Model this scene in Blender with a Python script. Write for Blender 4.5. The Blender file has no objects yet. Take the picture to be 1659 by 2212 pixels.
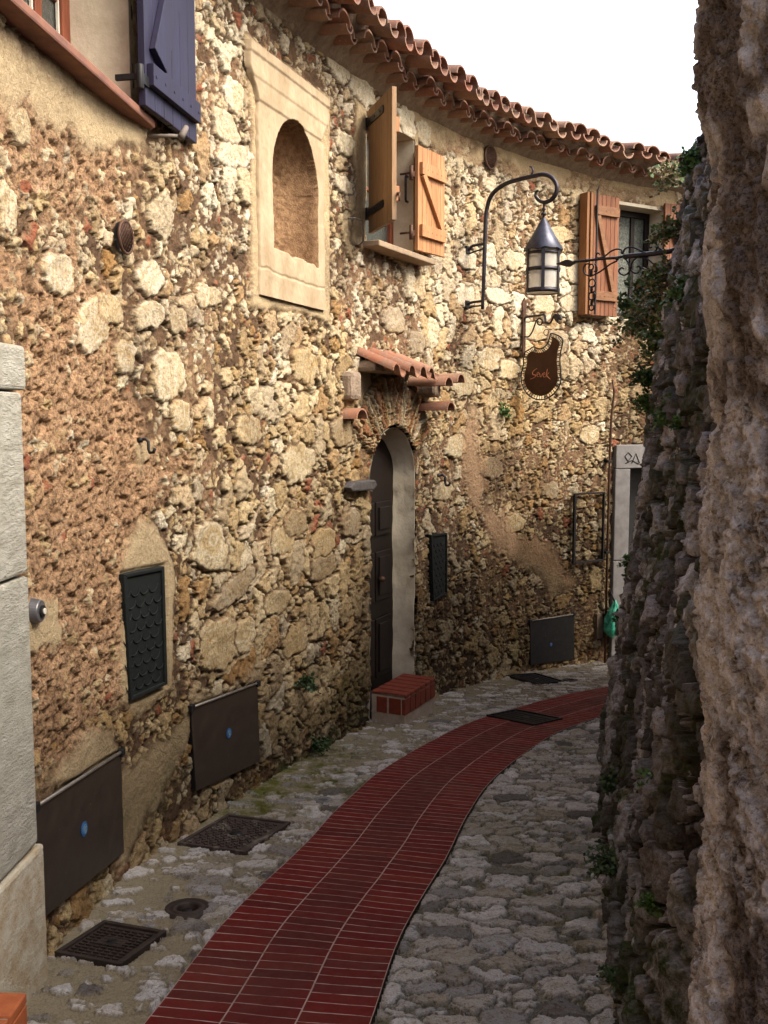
import bpy, math, random
import numpy as np
from mathutils import Vector, Matrix
random.seed(7)
S = bpy.context.scene
C = S.collection
EYE = 1.5
TH = math.atan(206/2100)
# ---------------------------------------------------------------- camera, sky, sun, exposure
cam = bpy.data.objects.new('camera', bpy.data.cameras.new('camera')); C.objects.link(cam)
cam.location = (0, 0, EYE); cam.rotation_euler = (math.pi/2-TH, 0, 0)
cam.data.sensor_fit = 'VERTICAL'; cam.data.sensor_height = 36; cam.data.lens = 36*2100/2212
cam.data.clip_start = 0.05; cam.data.clip_end = 2000
S.camera = cam
SUN_EL, SUN_AZ = math.radians(44), math.radians(118)       # azimuth clockwise from +Y
w = bpy.data.worlds.new('World'); S.world = w; w.use_nodes = True
wn = w.node_tree; bg = wn.nodes['Background']
sky = wn.nodes.new('ShaderNodeTexSky'); sky.sky_type = 'NISHITA'; sky.sun_disc = False
sky.sun_elevation = SUN_EL; sky.sun_rotation = SUN_AZ
sky.air_density = 1.0; sky.dust_density = 6.0; sky.ozone_density = 1.0
hsv = wn.nodes.new('ShaderNodeHueSaturation'); hsv.inputs['Saturation'].default_value = 0.9
hsv.inputs['Value'].default_value = 1.0
wn.links.new(sky.outputs[0], hsv.inputs['Color'])
# thin bright cloud over the far end of the alley, fading towards the zenith
tcw = wn.nodes.new('ShaderNodeTexCoord'); vdot = wn.nodes.new('ShaderNodeVectorMath'); vdot.operation = 'DOT_PRODUCT'
wn.links.new(tcw.outputs['Generated'], vdot.inputs[0]); vdot.inputs[1].default_value = tuple(Vector((.22, .86, .46)).normalized())
mrw = wn.nodes.new('ShaderNodeMapRange'); mrw.interpolation_type = 'SMOOTHSTEP'; mrw.inputs[1].default_value = .66; mrw.inputs[2].default_value = .93; mrw.inputs[4].default_value = 1.0
wn.links.new(vdot.outputs['Value'], mrw.inputs[0])
cmix = wn.nodes.new('ShaderNodeMixRGB'); cmix.blend_type = 'ADD'; cmix.inputs[2].default_value = (6.6, 6.8, 7.4, 1)
wn.links.new(mrw.outputs[0], cmix.inputs[0]); wn.links.new(hsv.outputs[0], cmix.inputs[1]); wn.links.new(cmix.outputs[0], bg.inputs[0])
bg.inputs[1].default_value = 0.14
sl = bpy.data.lights.new('sun', 'SUN'); sl.energy = 2.6; sl.angle = math.radians(30); sl.color = (1, .93, .82)
so = bpy.data.objects.new('sun', sl); C.objects.link(so)
sd = Vector((math.sin(SUN_AZ)*math.cos(SUN_EL), math.cos(SUN_AZ)*math.cos(SUN_EL), math.sin(SUN_EL)))
so.rotation_euler = sd.to_track_quat('Z', 'Y').to_euler()
S.view_settings.view_transform = 'Standard'; S.view_settings.look = 'None'
S.view_settings.exposure = 1.2; S.view_settings.gamma = 1
try: S.view_settings.use_curve_mapping = False
except Exception: pass

# ---------------------------------------------------------------- pixel rays (reference frame 1659 x 2212)
ct, st = math.cos(TH), math.sin(TH)
def ray(px, py):
    xc = (px-829.5)/2100; yc = (1106-py)/2100
    return np.array([xc, ct+yc*st, -st+yc*ct])
def gz(y): return -0.1*y if y < 12 else -1.2
def ground(px, py):
    d = ray(px, py); t = EYE/(-d[2]-.1*d[1]); return d*t+np.array([0, 0, EYE])

# ---------------------------------------------------------------- numpy noise
def hsh(ix, iy, seed=0):
    h = (ix.astype(np.int64)*374761393 + iy.astype(np.int64)*668265263 + seed*974634777) & 0xffffffff
    h = ((h ^ (h >> 13))*1274126177) & 0xffffffff
    h = ((h ^ (h >> 16))*2246822519) & 0xffffffff
    h = h ^ (h >> 15)
    return (h & 0xffffff)/float(0x1000000)
def vnoise(x, y, seed=0):
    ix = np.floor(x); iy = np.floor(y); fx = x-ix; fy = y-iy
    fx = fx*fx*fx*(fx*(fx*6-15)+10); fy = fy*fy*fy*(fy*(fy*6-15)+10)
    a = hsh(ix, iy, seed); b = hsh(ix+1, iy, seed); c = hsh(ix, iy+1, seed); d = hsh(ix+1, iy+1, seed)
    return (a+(b-a)*fx)*(1-fy)+(c+(d-c)*fx)*fy
def fbm(x, y, seed=0, o=3):
    r = 0; a = .5; t = 0
    for i in range(o):
        r = r+a*vnoise(x+i*13.7, y-i*7.3, seed+i*17); t += a; a *= .5; x = x*2.03; y = y*2.03
    return r/t
def sst(a, b, x):
    t = np.clip((x-a)/(b-a), 0, 1); return t*t*(3-2*t)
def cell(x, y, seed, jit=.85):
    ix = np.floor(x); iy = np.floor(y)
    f1 = np.full(x.shape, 9.); f2 = np.full(x.shape, 9.)
    cx = np.zeros(x.shape); cy = np.zeros(x.shape); dx = np.zeros(x.shape); dy = np.zeros(x.shape)
    for i in (-1, 0, 1):
        for j in (-1, 0, 1):
            gx = ix+i; gy = iy+j
            px = gx+.5+(hsh(gx, gy, seed)-.5)*jit; py = gy+.5+(hsh(gx, gy, seed+5)-.5)*jit
            ax = x-px; ay = y-py
            d = np.sqrt(ax*ax+ay*ay)
            m = d < f1
            f2 = np.where(m, f1, np.minimum(f2, d)); f1 = np.where(m, d, f1)
            cx = np.where(m, gx, cx); cy = np.where(m, gy, cy); dx = np.where(m, ax, dx); dy = np.where(m, ay, dy)
    return f1, f2, cx, cy, dx, dy
def stone_layer(x, y, cs, asp, seed, warp, pres, gap, relief, soft=.10, block=0):
    """returns owner mask (cell kept), stone mask, height, random"""
    wx = x+warp*cs*(fbm(x/cs*1.6, y/cs*1.6, seed+31)-.5)*2 + .16*cs*(fbm(x/cs*6, y/cs*6, seed+37, 2)-.5)
    wy = y+warp*cs*(fbm(x/cs*1.6, y/cs*1.6, seed+33)-.5)*2 + .16*cs*(fbm(x/cs*6, y/cs*6, seed+39, 2)-.5)
    f1, f2, cx, cy, dx, dy = cell(wx/(cs*asp), wy/cs, seed)
    r = [hsh(cx, cy, seed+50+k) for k in range(5)]
    e = f2-f1
    own = (r[0] < pres)
    g = gap*(.5+1.1*r[1])
    m = sst(g, g+soft, e)*own
    prof = np.clip((e-g)/.22, 0, 1)**.45
    tx = (r[2]-.5)*1.1; ty = (r[3]-.5)*1.1
    rough = (fbm(x/cs*3.1, y/cs*3.1, seed+70, 3)-.5)
    g1, g2, gx_, gy_, ex_, ey_ = cell(wx/(cs*.42), wy/(cs*.34), seed+90)
    fct = (hsh(gx_, gy_, seed+91)-.5)+ex_*(hsh(gx_, gy_, seed+92)-.5)*1.6+ey_*(hsh(gx_, gy_, seed+93)-.5)*1.6
    if block: prof = np.clip((e-g)/.10, 0, 1)**.5; return own, m, relief*(prof*(.25+1.3*r[4]) + dx*tx*1.3 + dy*ty*1.3 + rough*.35 + fct*.55), r[1]*.37+r[3]*.63
    h = relief*(prof*(.45+.75*r[4]) + dx*tx*1.1 + dy*ty*1.1 + rough*.7 + fct*.42)
    return own, m, h, r[1]*.37+r[3]*.63

# ---------------------------------------------------------------- mesh helpers
def link(o, parent=None):
    C.objects.link(o)
    if parent is not None: o.parent = parent
    return o
def np_mesh(name, verts, quads, mat, parent=None, attrs=None, smooth=True, uv=None):
    me = bpy.data.meshes.new(name)
    n = len(verts); q = len(quads)
    me.vertices.add(n); me.vertices.foreach_set('co', np.ascontiguousarray(verts, dtype=np.float32).ravel())
    me.loops.add(q*4); me.loops.foreach_set('vertex_index', np.ascontiguousarray(quads, dtype=np.int32).ravel())
    me.polygons.add(q); me.polygons.foreach_set('loop_start', np.arange(0, q*4, 4, dtype=np.int32))
    me.polygons.foreach_set('loop_total', np.full(q, 4, dtype=np.int32))
    if smooth: me.polygons.foreach_set('use_smooth', np.ones(q, dtype=bool))
    me.update(calc_edges=True)
    for k, a in (attrs or {}).items():
        at = me.attributes.new(k, 'FLOAT_COLOR', 'POINT')
        at.data.foreach_set('color', np.ascontiguousarray(a, dtype=np.float32).ravel())
    if uv is not None:
        l = me.uv_layers.new(name='UVMap')
        l.data.foreach_set('uv', np.ascontiguousarray(uv[np.asarray(quads).ravel()], dtype=np.float32).ravel())
    me.materials.append(mat)
    return link(bpy.data.objects.new(name, me), parent)
def grid_quads(nu, nv, keep=None):
    i = np.arange(nu-1)[:, None]; j = np.arange(nv-1)[None, :]
    a = i*nv+j
    q = np.stack([a, a+nv, a+nv+1, a+1], -1).reshape(-1, 4)
    if keep is not None: q = q[keep.reshape(-1)]
    return q
class MB:
    def __init__(s): s.v = []; s.f = []; s.sm = []
    def add(s, vs, fs, smooth=False):
        o = len(s.v); s.v += [tuple(map(float, v)) for v in vs]; s.f += [tuple(o+i for i in f) for f in fs]; s.sm += [smooth]*len(fs)
    def box(s, x0, x1, y0, y1, z0, z1, M=None):
        vs = [(x0, y0, z0), (x1, y0, z0), (x1, y1, z0), (x0, y1, z0), (x0, y0, z1), (x1, y0, z1), (x1, y1, z1), (x0, y1, z1)]
        if M is not None: vs = [M @ Vector(v) for v in vs]
        s.add(vs, [(0, 3, 2, 1), (4, 5, 6, 7), (0, 1, 5, 4), (1, 2, 6, 5), (2, 3, 7, 6), (3, 0, 4, 7)])
    def prism(s, pts, y0, y1, M=None):
        """polygon in local x,z extruded in y"""
        n = len(pts); vs = [(p[0], y0, p[1]) for p in pts]+[(p[0], y1, p[1]) for p in pts]
        if M is not None: vs = [M @ Vector(v) for v in vs]
        s.add(vs, [tuple(range(n)), tuple(range(2*n-1, n-1, -1))]+[(i, i+n, (i+1) % n+n, (i+1) % n) for i in range(n)])
    def tube(s, pts, r, n=10, closed=False, cap=True):
        P = [Vector(p) for p in pts]; m = len(P); R = r if isinstance(r, (list, tuple)) else [r]*m
        T = []
        for i in range(m):
            if closed: t = P[(i+1) % m]-P[i-1]
            else: t = P[min(i+1, m-1)]-P[max(i-1, 0)]
            T.append(t.normalized() if t.length > 1e-9 else Vector((0, 0, 1)))
        up = Vector((0, 0, 1)) if abs(T[0].z) < .9 else Vector((1, 0, 0))
        a = T[0].cross(up).normalized(); vs = []
        for i in range(m):
            a = (a-T[i]*a.dot(T[i])).normalized(); b = T[i].cross(a)
            for k in range(n):
                q = 2*math.pi*k/n; vs.append(P[i]+(a*math.cos(q)+b*math.sin(q))*R[i])
        fs = []
        for i in range(m if closed else m-1):
            j = (i+1) % m
            for k in range(n): fs.append((i*n+k, i*n+(k+1) % n, j*n+(k+1) % n, j*n+k))
        if cap and not closed: fs += [tuple(range(n-1, -1, -1)), tuple((m-1)*n+k for k in range(n))]
        s.add(vs, fs, True)
    def lathe(s, prof, n=24, cx=0, cy=0, cz=0, wob=None):
        vs = []
        for i, (r, z) in enumerate(prof):
            for k in range(n):
                q = 2*math.pi*k/n; rr = r; zz = z
                if wob: zz = z+wob(i, q)
                vs.append((cx+rr*math.cos(q), cy+rr*math.sin(q), cz+zz))
        fs = [(i*n+k, i*n+(k+1) % n, (i+1)*n+(k+1) % n, (i+1)*n+k) for i in range(len(prof)-1) for k in range(n)]
        s.add(vs, fs, True)
    def build(s, name, mat, parent=None, bevel=0, flat=False):
        me = bpy.data.meshes.new(name); me.from_pydata(s.v, [], s.f); me.materials.append(mat)
        me.polygons.foreach_set('use_smooth', [False if flat else x for x in s.sm]); me.update()
        o = bpy.data.objects.new(name, me); link(o, parent)
        if bevel:
            b = o.modifiers.new('bevel', 'BEVEL'); b.width = bevel; b.segments = 2; b.limit_method = 'ANGLE'; b.angle_limit = .7
        return o
def tag(o, label, cat=None, group=None, kind=None):
    if label: o['label'] = label
    if cat: o['category'] = cat
    if group: o['group'] = group
    if kind: o['kind'] = kind
    return o
def thing(name, label, cat, M=None, group=None):
    o = bpy.data.objects.new(name, None); o.empty_display_size = .1; C.objects.link(o)
    if M is not None: o.matrix_world = M
    return tag(o, label, cat, group)

# ---------------------------------------------------------------- materials
def nt(name):
    m = bpy.data.materials.new(name); m.use_nodes = True; t = m.node_tree
    b = t.nodes['Principled BSDF']; return m, t, b
class N:
    """tiny node wrapper"""
    def __init__(s, t): s.t = t
    def new(s, ty, **k):
        n = s.t.nodes.new('ShaderNode'+ty)
        for a, v in k.items(): setattr(n, a, v)
        return n
    def lk(s, a, b): s.t.links.new(a, b)
    def inp(s, sock, v):
        if hasattr(v, 'default_value') or hasattr(v, 'links'): s.lk(v, sock)
        elif isinstance(v, (tuple, list)): sock.default_value = tuple(v)+((1,) if len(v) == 3 and len(sock.default_value) == 4 else ())
        else: sock.default_value = v
    def math(s, op, a, b=0, c=None, clamp=False):
        n = s.new('Math', operation=op, use_clamp=clamp); s.inp(n.inputs[0], a); s.inp(n.inputs[1], b)
        if c is not None: s.inp(n.inputs[2], c)
        return n.outputs[0]
    def mix(s, f, a, b, bt='MIX'):
        n = s.new('MixRGB', blend_type=bt); s.inp(n.inputs[0], f); s.inp(n.inputs[1], a); s.inp(n.inputs[2], b); return n.outputs[0]
    def noise(s, scale, detail=4, rough=.6, vec=None, dist=0):
        n = s.new('TexNoise'); n.inputs['Scale'].default_value = scale; n.inputs['Detail'].default_value = detail
        n.inputs['Roughness'].default_value = rough; n.inputs['Distortion'].default_value = dist
        if vec is not None: s.lk(vec, n.inputs['Vector'])
        return n.outputs['Fac']
    def ramp(s, f, stops, interp='LINEAR'):
        n = s.new('ValToRGB'); n.color_ramp.interpolation = interp; e = n.color_ramp.elements
        while len(e) < len(stops): e.new(.5)
        for k, (p, c) in enumerate(stops): e[k].position = p; e[k].color = tuple(c)+(1,)
        s.inp(n.inputs[0], f); return n.outputs[0]
    def rng(s, v, a, b, c=0, d=1):
        n = s.new('MapRange'); s.inp(n.inputs[0], v)
        for k, q in enumerate((a, b, c, d)): n.inputs[1+k].default_value = q
        return n.outputs[0]
    def sep(s, c):
        n = s.new('SeparateColor'); s.lk(c, n.inputs[0]); return n.outputs
    def attr(s, name):
        n = s.new('Attribute', attribute_name=name); return n
    def obj(s): return s.new('TexCoord').outputs['Object']
    def bump(s, h, strength, dist, nrm=None):
        n = s.new('Bump'); n.inputs['Strength'].default_value = strength; n.inputs['Distance'].default_value = dist
        s.lk(h, n.inputs['Height'])
        if nrm is not None: s.lk(nrm, n.inputs['Normal'])
        return n.outputs[0]
def simple(name, c1, c2, scale=20, rough=.8, metal=0, bump=.3, bd=.004, bscale=None, lo=.35, hi=.65, stretch=None, spec=.3, rvar=0):
    m, t, b = nt(name); n = N(t); v = n.obj()
    if stretch:
        mp = n.new('Mapping'); n.lk(v, mp.inputs[0]); mp.inputs['Scale'].default_value = stretch; v = mp.outputs[0]
    f = n.rng(n.noise(scale, 6, .65, v), lo, hi)
    n.lk(n.mix(f, c1, c2), b.inputs['Base Color'])
    b.inputs['Roughness'].default_value = rough; b.inputs['Metallic'].default_value = metal
    b.inputs['Specular IOR Level'].default_value = spec
    if rvar: n.lk(n.rng(f, 0, 1, rough-rvar, rough+rvar), b.inputs['Roughness'])
    if bump: n.lk(n.bump(n.noise(bscale or scale*3, 5, .7, v), bump, bd), b.inputs['Normal'])
    return m
def masonry(name, mort, mort2, ramp, brick, plast, plast2, damp_shade_col, fine=1.0, dark=(.12, .08, .045), joint=None, moss=(.040, .062, .014)):
    """mx: stone, rnd, plaster, damp/shade darkening ; my: brick, pink, moss, dark blotch"""
    joint = joint or mort
    m, t, b = nt(name); n = N(t); v = n.obj()
    a = n.attr('mx'); A = n.sep(a.outputs['Color']); aa = a.outputs['Alpha']
    c = n.attr('my'); B = n.sep(c.outputs['Color']); ba = c.outputs['Alpha']
    rg_ = n.sep(n.attr('mz').outputs['Color'])[0]; n5 = n.noise(190*fine, 3, .7, v)
    n1 = n.noise(9, 6, .7, v); n2 = n.noise(70*fine, 5, .75, v); n3 = n.noise(28*fine, 6, .7, v, 1.2)
    mo = n.mix(n.rng(n1, .32, .68), n.mix(rg_, joint, mort), n.mix(rg_, dark, mort2))
    mo = n.mix(n.rng(n2, .49, .58, 0, .95), mo, n.mix(.75, mo, dark)); mo = n.mix(n.rng(n3, .54, .66, 0, .7), mo, n.mix(.6, mo, dark))
    st_ = n.ramp(A[1], ramp)
    st_ = n.mix(n.rng(n3, .35, .75, 0, .45), st_, n.mix(1, st_, (.62, .50, .36), 'MULTIPLY'))
    st_ = n.mix(n.rng(n2, .54, .64, 0, .75), st_, n.mix(1, st_, (.36, .25, .15), 'MULTIPLY')); n4 = n.noise(14*fine, 5, .7, v, 2.0); st_ = n.mix(n.rng(n4, .52, .66, 0, .6), st_, n.mix(1, st_, (.66, .50, .30), 'MULTIPLY'))
    st_ = n.mix(n.sep(n.attr('mz').outputs['Color'])[1], st_, n.mix(1, st_, (.80, .68, .50), 'MULTIPLY'))
    st_ = n.mix(B[0], st_, brick)
    col = n.mix(A[0], mo, st_)
    pl = n.mix(n.rng(n3, .3, .7), plast, plast2)
    pl = n.mix(n.rng(n2, .55, .75, 0, .5), pl, n.mix(1, pl, (.5, .4, .3), 'MULTIPLY'))
    col = n.mix(A[2], col, pl)
    col = n.mix(n.math('MULTIPLY', B[1], n.rng(n3, .3, .6, .5, 1)), col, (.36, .17, .095))
    col = n.mix(n.math('MULTIPLY', aa, .8), col, n.mix(1, col, damp_shade_col, 'MULTIPLY'))
    col = n.mix(n.math('MULTIPLY', B[2], n.rng(n1, .4, .6)), col, moss)
    col = n.mix(n.math('MULTIPLY', ba, n.rng(n3, .3, .65, .1, 1)), col, dark)
    col = n.mix(1, col, n.ramp(n5, [(.30, (.62, .60, .57)), (.5, (1, 1, 1)), (.72, (1.0, 1.0, 1.0))]), 'MULTIPLY')
    n.lk(col, b.inputs['Base Color']); b.inputs['Roughness'].default_value = .92
    b.inputs['Specular IOR Level'].default_value = .15
    hh = n.math('ADD', n.noise(140*fine, 4, .8, v), n.math('MULTIPLY', n.noise(45*fine, 4, .7, v), 1.6))
    n.lk(n.bump(hh, .95, .011/fine), b.inputs['Normal'])
    return m
RAMP = [(0, (.36, .26, .15)), (.18, (.62, .52, .34)), (.34, (.74, .67, .50)), (.5, (.48, .41, .30)), (.62, (.84, .78, .62)), (.8, (.46, .31, .16)), (1, (.66, .56, .38))]
M_wall = masonry('rubble_masonry', (.56, .355, .20), (.32, .185, .10), RAMP, (.30, .11, .06), (.56, .44, .27), (.46, .34, .19), (.34, .32, .28), dark=(.10, .062, .038), joint=(.175, .10, .052))
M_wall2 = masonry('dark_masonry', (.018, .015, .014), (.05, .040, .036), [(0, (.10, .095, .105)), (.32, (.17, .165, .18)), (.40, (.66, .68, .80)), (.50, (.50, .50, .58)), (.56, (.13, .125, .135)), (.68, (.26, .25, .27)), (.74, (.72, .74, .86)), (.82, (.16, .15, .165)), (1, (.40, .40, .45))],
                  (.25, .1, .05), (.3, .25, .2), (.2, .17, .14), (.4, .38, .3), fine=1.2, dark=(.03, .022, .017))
M_rock = masonry('near_rock', (.32, .29, .30), (.17, .145, .145), [(0, (.60, .61, .70)), (.5, (.78, .79, .88)), (1, (.52, .52, .58))],
                 (.3, .1, .04), (.4, .35, .33), (.3, .25, .22), (.4, .38, .3), fine=2.0, dark=(.035, .022, .014))
M_pave = masonry('rubble_paving', (.42, .37, .285), (.26, .225, .165), [(0, (.38, .34, .30)), (.2, (.74, .71, .69)), (.4, (.50, .45, .38)), (.6, (.84, .82, .82)), (.8, (.17, .155, .15)), (1, (.64, .59, .53))],
                 (.2, .07, .03), (.40, .335, .23), (.30, .25, .16), (.55, .53, .48), fine=.9, dark=(.05, .042, .032), moss=(.115, .115, .022))
M_plaster = simple('weathered_plaster', (.60, .43, .22), (.46, .31, .145), 7, .9, bump=.5, bd=.006, bscale=60)
M_niche = simple('niche_plaster', (.41, .315, .205), (.28, .205, .12), 6, .9, bump=.45, bd=.004, bscale=70, stretch=(1, 1, .5))
M_reveal = simple('reveal_plaster', (.62, .55, .42), (.46, .39, .28), 6, .9, bump=.5, bd=.008, bscale=30)
M_jamb = simple('tooled_limestone', (.54, .52, .44), (.38, .355, .285), 14, .95, bump=1.0, bd=.022, bscale=55, stretch=(1, 1, 2.2))
M_jamb2 = simple('grey_limestone', (.20, .19, .185), (.14, .13, .125), 9, .9, bump=.6, bd=.004, bscale=90)
M_iron = simple('wrought_iron', (.028, .026, .032), (.05, .045, .05), 40, .42, .7, .25, .002, rvar=.1)
M_rust = simple('rusty_iron', (.055, .028, .018), (.10, .05, .03), 25, .6, .4, .3, .002)
M_black = simple('black_metal', (.010, .010, .011), (.02, .018, .018), 30, .5, .3, .2, .002)
M_cab = simple('dark_cabinet_paint', (.030, .021, .017), (.048, .034, .026), 14, .45, .2, .12, .001, bscale=200, rvar=.08)
M_edge = simple('worn_steel_edge', (.13, .115, .10), (.25, .22, .19), 30, .5, .6, .2, .001)
M_blue = simple('blue_badge', (.015, .07, .20), (.025, .10, .26), 60, .4, 0, .1, .001)
M_pale = simple('pale_badge_lettering', (.15, .24, .30), (.1, .18, .23), 60, .5, 0, 0)
M_glass, _t, _b = nt('window_glass'); _b.inputs['Base Color'].default_value = (.05, .055, .05, 1); _b.inputs['Roughness'].default_value = .12
_n = N(_t); _n.lk(_n.bump(_n.noise(38, 2, .5, _n.obj()), .5, .01), _b.inputs['Normal'])
M_curtain = simple('cast_glass', (.16, .17, .14), (.05, .055, .045), 45, .25, 0, .9, .01, bscale=55)
M_redwood = simple('red_brown_wood', (.22, .065, .03), (.13, .035, .018), 8, .5, 0, .2, .002, stretch=(6, 6, 1))
M_dwood = simple('dark_brown_wood', (.014, .0075, .005), (.008, .005, .004), 8, .5, 0, .3, .002, stretch=(6, 6, 1))
M_whiteline = simple('white_glazing_bar', (.6, .58, .5), (.5, .47, .4), 20, .6, bump=.1)
M_terra = None
def wood(name, c1, c2, groove, dark=None, pitch=.075, x0=0.0):
    m, t, b = nt(name); n = N(t); v = n.obj()
    mp = n.new('Mapping'); n.lk(v, mp.inputs[0]); mp.inputs['Scale'].default_value = (14, 14, 1.1)
    g = n.noise(5, 8, .7, mp.outputs[0], .6)
    col = n.mix(n.rng(g, .35, .68), c1, c2)
    sx = n.new('SeparateXYZ'); n.lk(v, sx.inputs[0])
    bi = n.math('FLOOR', n.math('DIVIDE', n.math('SUBTRACT', sx.outputs[0], x0), pitch))
    wn_ = n.new('TexWhiteNoise', noise_dimensions='1D'); n.lk(bi, wn_.inputs['W'])
    col = n.mix(n.rng(wn_.outputs['Value'], 0, 1, 0, .35), col, n.mix(1, col, (.6, .5, .4), 'MULTIPLY'))
    if dark:
        col = n.mix(n.math('MULTIPLY', n.rng(sx.outputs[2], dark[0], dark[1], 1, 0), n.rng(g, .3, .6, .4, 1)), col, dark[2])
    n.lk(col, b.inputs['Base Color']); b.inputs['Roughness'].default_value = .62; b.inputs['Specular IOR Level'].default_value = .3
    n.lk(n.bump(g, .35, .003), b.inputs['Normal'])
    return m
M_pine = wood('pine_boards', (.46, .24, .11), (.30, .125, .05), .07)
M_pine2 = wood('weathered_oak_boards', (.36, .23, .125), (.25, .145, .07), .07, dark=(-.50, -.22, (.05, .04, .03)))
M_pine3 = wood('red_pine_boards', (.25, .095, .04), (.10, .038, .018), .07)
M_fold = wood('brown_fold_wood', (.25, .115, .045), (.15, .06, .022), .07)
M_bluew = wood('blue_violet_painted_boards', (.022, .020, .050), (.014, .012, .030), .07)
M_bolt = simple('bolt_heads', (.03, .03, .05), (.05, .05, .06), 30, .5, .5, 0)
def terracotta(name, lichen=.5, base=((.23, .095, .065), (.17, .08, .055), (.30, .18, .125))):
    m, t, b = nt(name); n = N(t); v = n.obj()
    a = n.sep(n.attr('mx').outputs['Color'])
    col = n.ramp(a[1], [(0, base[0]), (.4, base[1]), (.7, base[2]), (1, base[0])])
    n1 = n.noise(14, 6, .75, v); n2 = n.noise(60, 5, .7, v)
    col = n.mix(n.rng(n1, .4, .7, 0, lichen), col, (.16, .125, .10))
    col = n.mix(n.rng(n2, .55, .75, 0, .5), col, (.42, .33, .24))
    n.lk(col, b.inputs['Base Color']); b.inputs['Roughness'].default_value = .9; b.inputs['Specular IOR Level'].default_value = .15
    n.lk(n.bump(n2, .5, .004), b.inputs['Normal'])
    return m
M_tile = terracotta('roof_tile_terracotta', .9)
M_tile2 = terracotta('canopy_tile_terracotta', .75, ((.30, .125, .07), (.24, .095, .055), (.36, .19, .12)))
M_mortar = simple('eave_mortar', (.34, .26, .19), (.22, .16, .11), 16, .95, bump=.9, bd=.02, bscale=40)
def leafmat(name, c1, c2):
    m, t, b = nt(name); n = N(t)
    n.lk(n.mix(n.rng(n.noise(30, 3, .6, n.obj()), .35, .65), c1, c2), b.inputs['Base Color']); b.inputs['Roughness'].default_value = .6
    b.inputs['Subsurface Weight'].default_value = 0
    return m
M_leaf = leafmat('green_leaves', (.07, .15, .025), (.03, .07, .014))
M_leafd = leafmat('dark_leaves', (.030, .062, .018), (.05, .085, .028))
M_dry = leafmat('dry_stems', (.30, .24, .13), (.16, .13, .06))

# ---------------------------------------------------------------- house wall in plan (measured from the wall foot)
base = np.array([(-1.02, -5), (-1.12, -2.5), (-1.17, 0), (-1.17, 1.5), (-1.145, 2.8), (-1.06, 3.85), (-.90, 4.44), (-.70, 5.12), (-.47, 5.78), (-.10, 6.68),
                 (.37, 7.6), (.72, 8.2), (1.36, 9.0), (2.25, 9.65), (3.2, 10.15), (4.6, 10.7), (7.5, 11.6)])
def smooth_path(P, n=4000):
    seg = np.r_[0, np.cumsum(np.hypot(*np.diff(P, axis=0).T))]
    out = []
    for i in range(len(P)-1):
        p0 = P[max(i-1, 0)]; p1 = P[i]; p2 = P[i+1]; p3 = P[min(i+2, len(P)-1)]
        for t in np.linspace(0, 1, 60, endpoint=False):
            out.append(.5*((2*p1)+(-p0+p2)*t+(2*p0-5*p1+4*p2-p3)*t*t+(-p0+3*p1-3*p2+p3)*t**3))
    out = np.array(out+[P[-1]])
    for k in range(60):
        out[1:-1] = out[1:-1]*.5+(out[:-2]+out[2:])*.25
    s = np.r_[0, np.cumsum(np.hypot(*np.diff(out, axis=0).T))]
    ss = np.linspace(0, s[-1], n)
    return ss, np.c_[np.interp(ss, s, out[:, 0]), np.interp(ss, s, out[:, 1])]
SS, WP = smooth_path(base)
WT = np.gradient(WP, SS, axis=0); WT /= np.hypot(WT[:, 0], WT[:, 1])[:, None]
def wxy(s): return np.array([np.interp(s, SS, WP[:, 0]), np.interp(s, SS, WP[:, 1])])
def wt(s):
    t = np.array([np.interp(s, SS, WT[:, 0]), np.interp(s, SS, WT[:, 1])]); return t/np.hypot(*t)
def p2w(px, py, o=0.0):
    """pixel -> (s, z) on the wall, o metres in front of it"""
    d = ray(px, py)
    P = WP+np.c_[WT[:, 1], -WT[:, 0]]*o
    f = P[:, 0]*d[1]-P[:, 1]*d[0]
    ok = np.where((f[:-1]*f[1:] <= 0) & (P[:-1, 1] > .8))[0]
    i = ok[0]; u = f[i]/(f[i]-f[i+1]); s = SS[i]+(SS[i+1]-SS[i])*u
    p = P[i]+(P[i+1]-P[i])*u
    return s, EYE+d[2]*p[1]/d[1]
def frame_at(px, py, o=0.0):
    """local x along the wall, -y out of the wall, z up"""
    s, z = p2w(px, py, o); t = wt(s); xy = wxy(s)+np.array([t[1], -t[0]])*o
    return Matrix(((t[0], -t[1], 0, xy[0]), (t[1], t[0], 0, xy[1]), (0, 0, 1, z), (0, 0, 0, 1)))
def hit(M, px, py, off=0.0, axis=1):
    """pixel ray with the plane local[axis] = off; returns local coordinates"""
    Mi = M.inverted(); o = Mi @ Vector((0, 0, EYE)); d = ray(px, py); d = Mi.to_3x3() @ Vector(d)
    t = (off-o[axis])/d[axis]; return o+d*t

EAVE = 3.74
def ez(s): return 3.695+.10*min(1, max(0, (s-10.7)/3))+.045*math.exp(-((s-14.5)/.9)**2)
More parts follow.
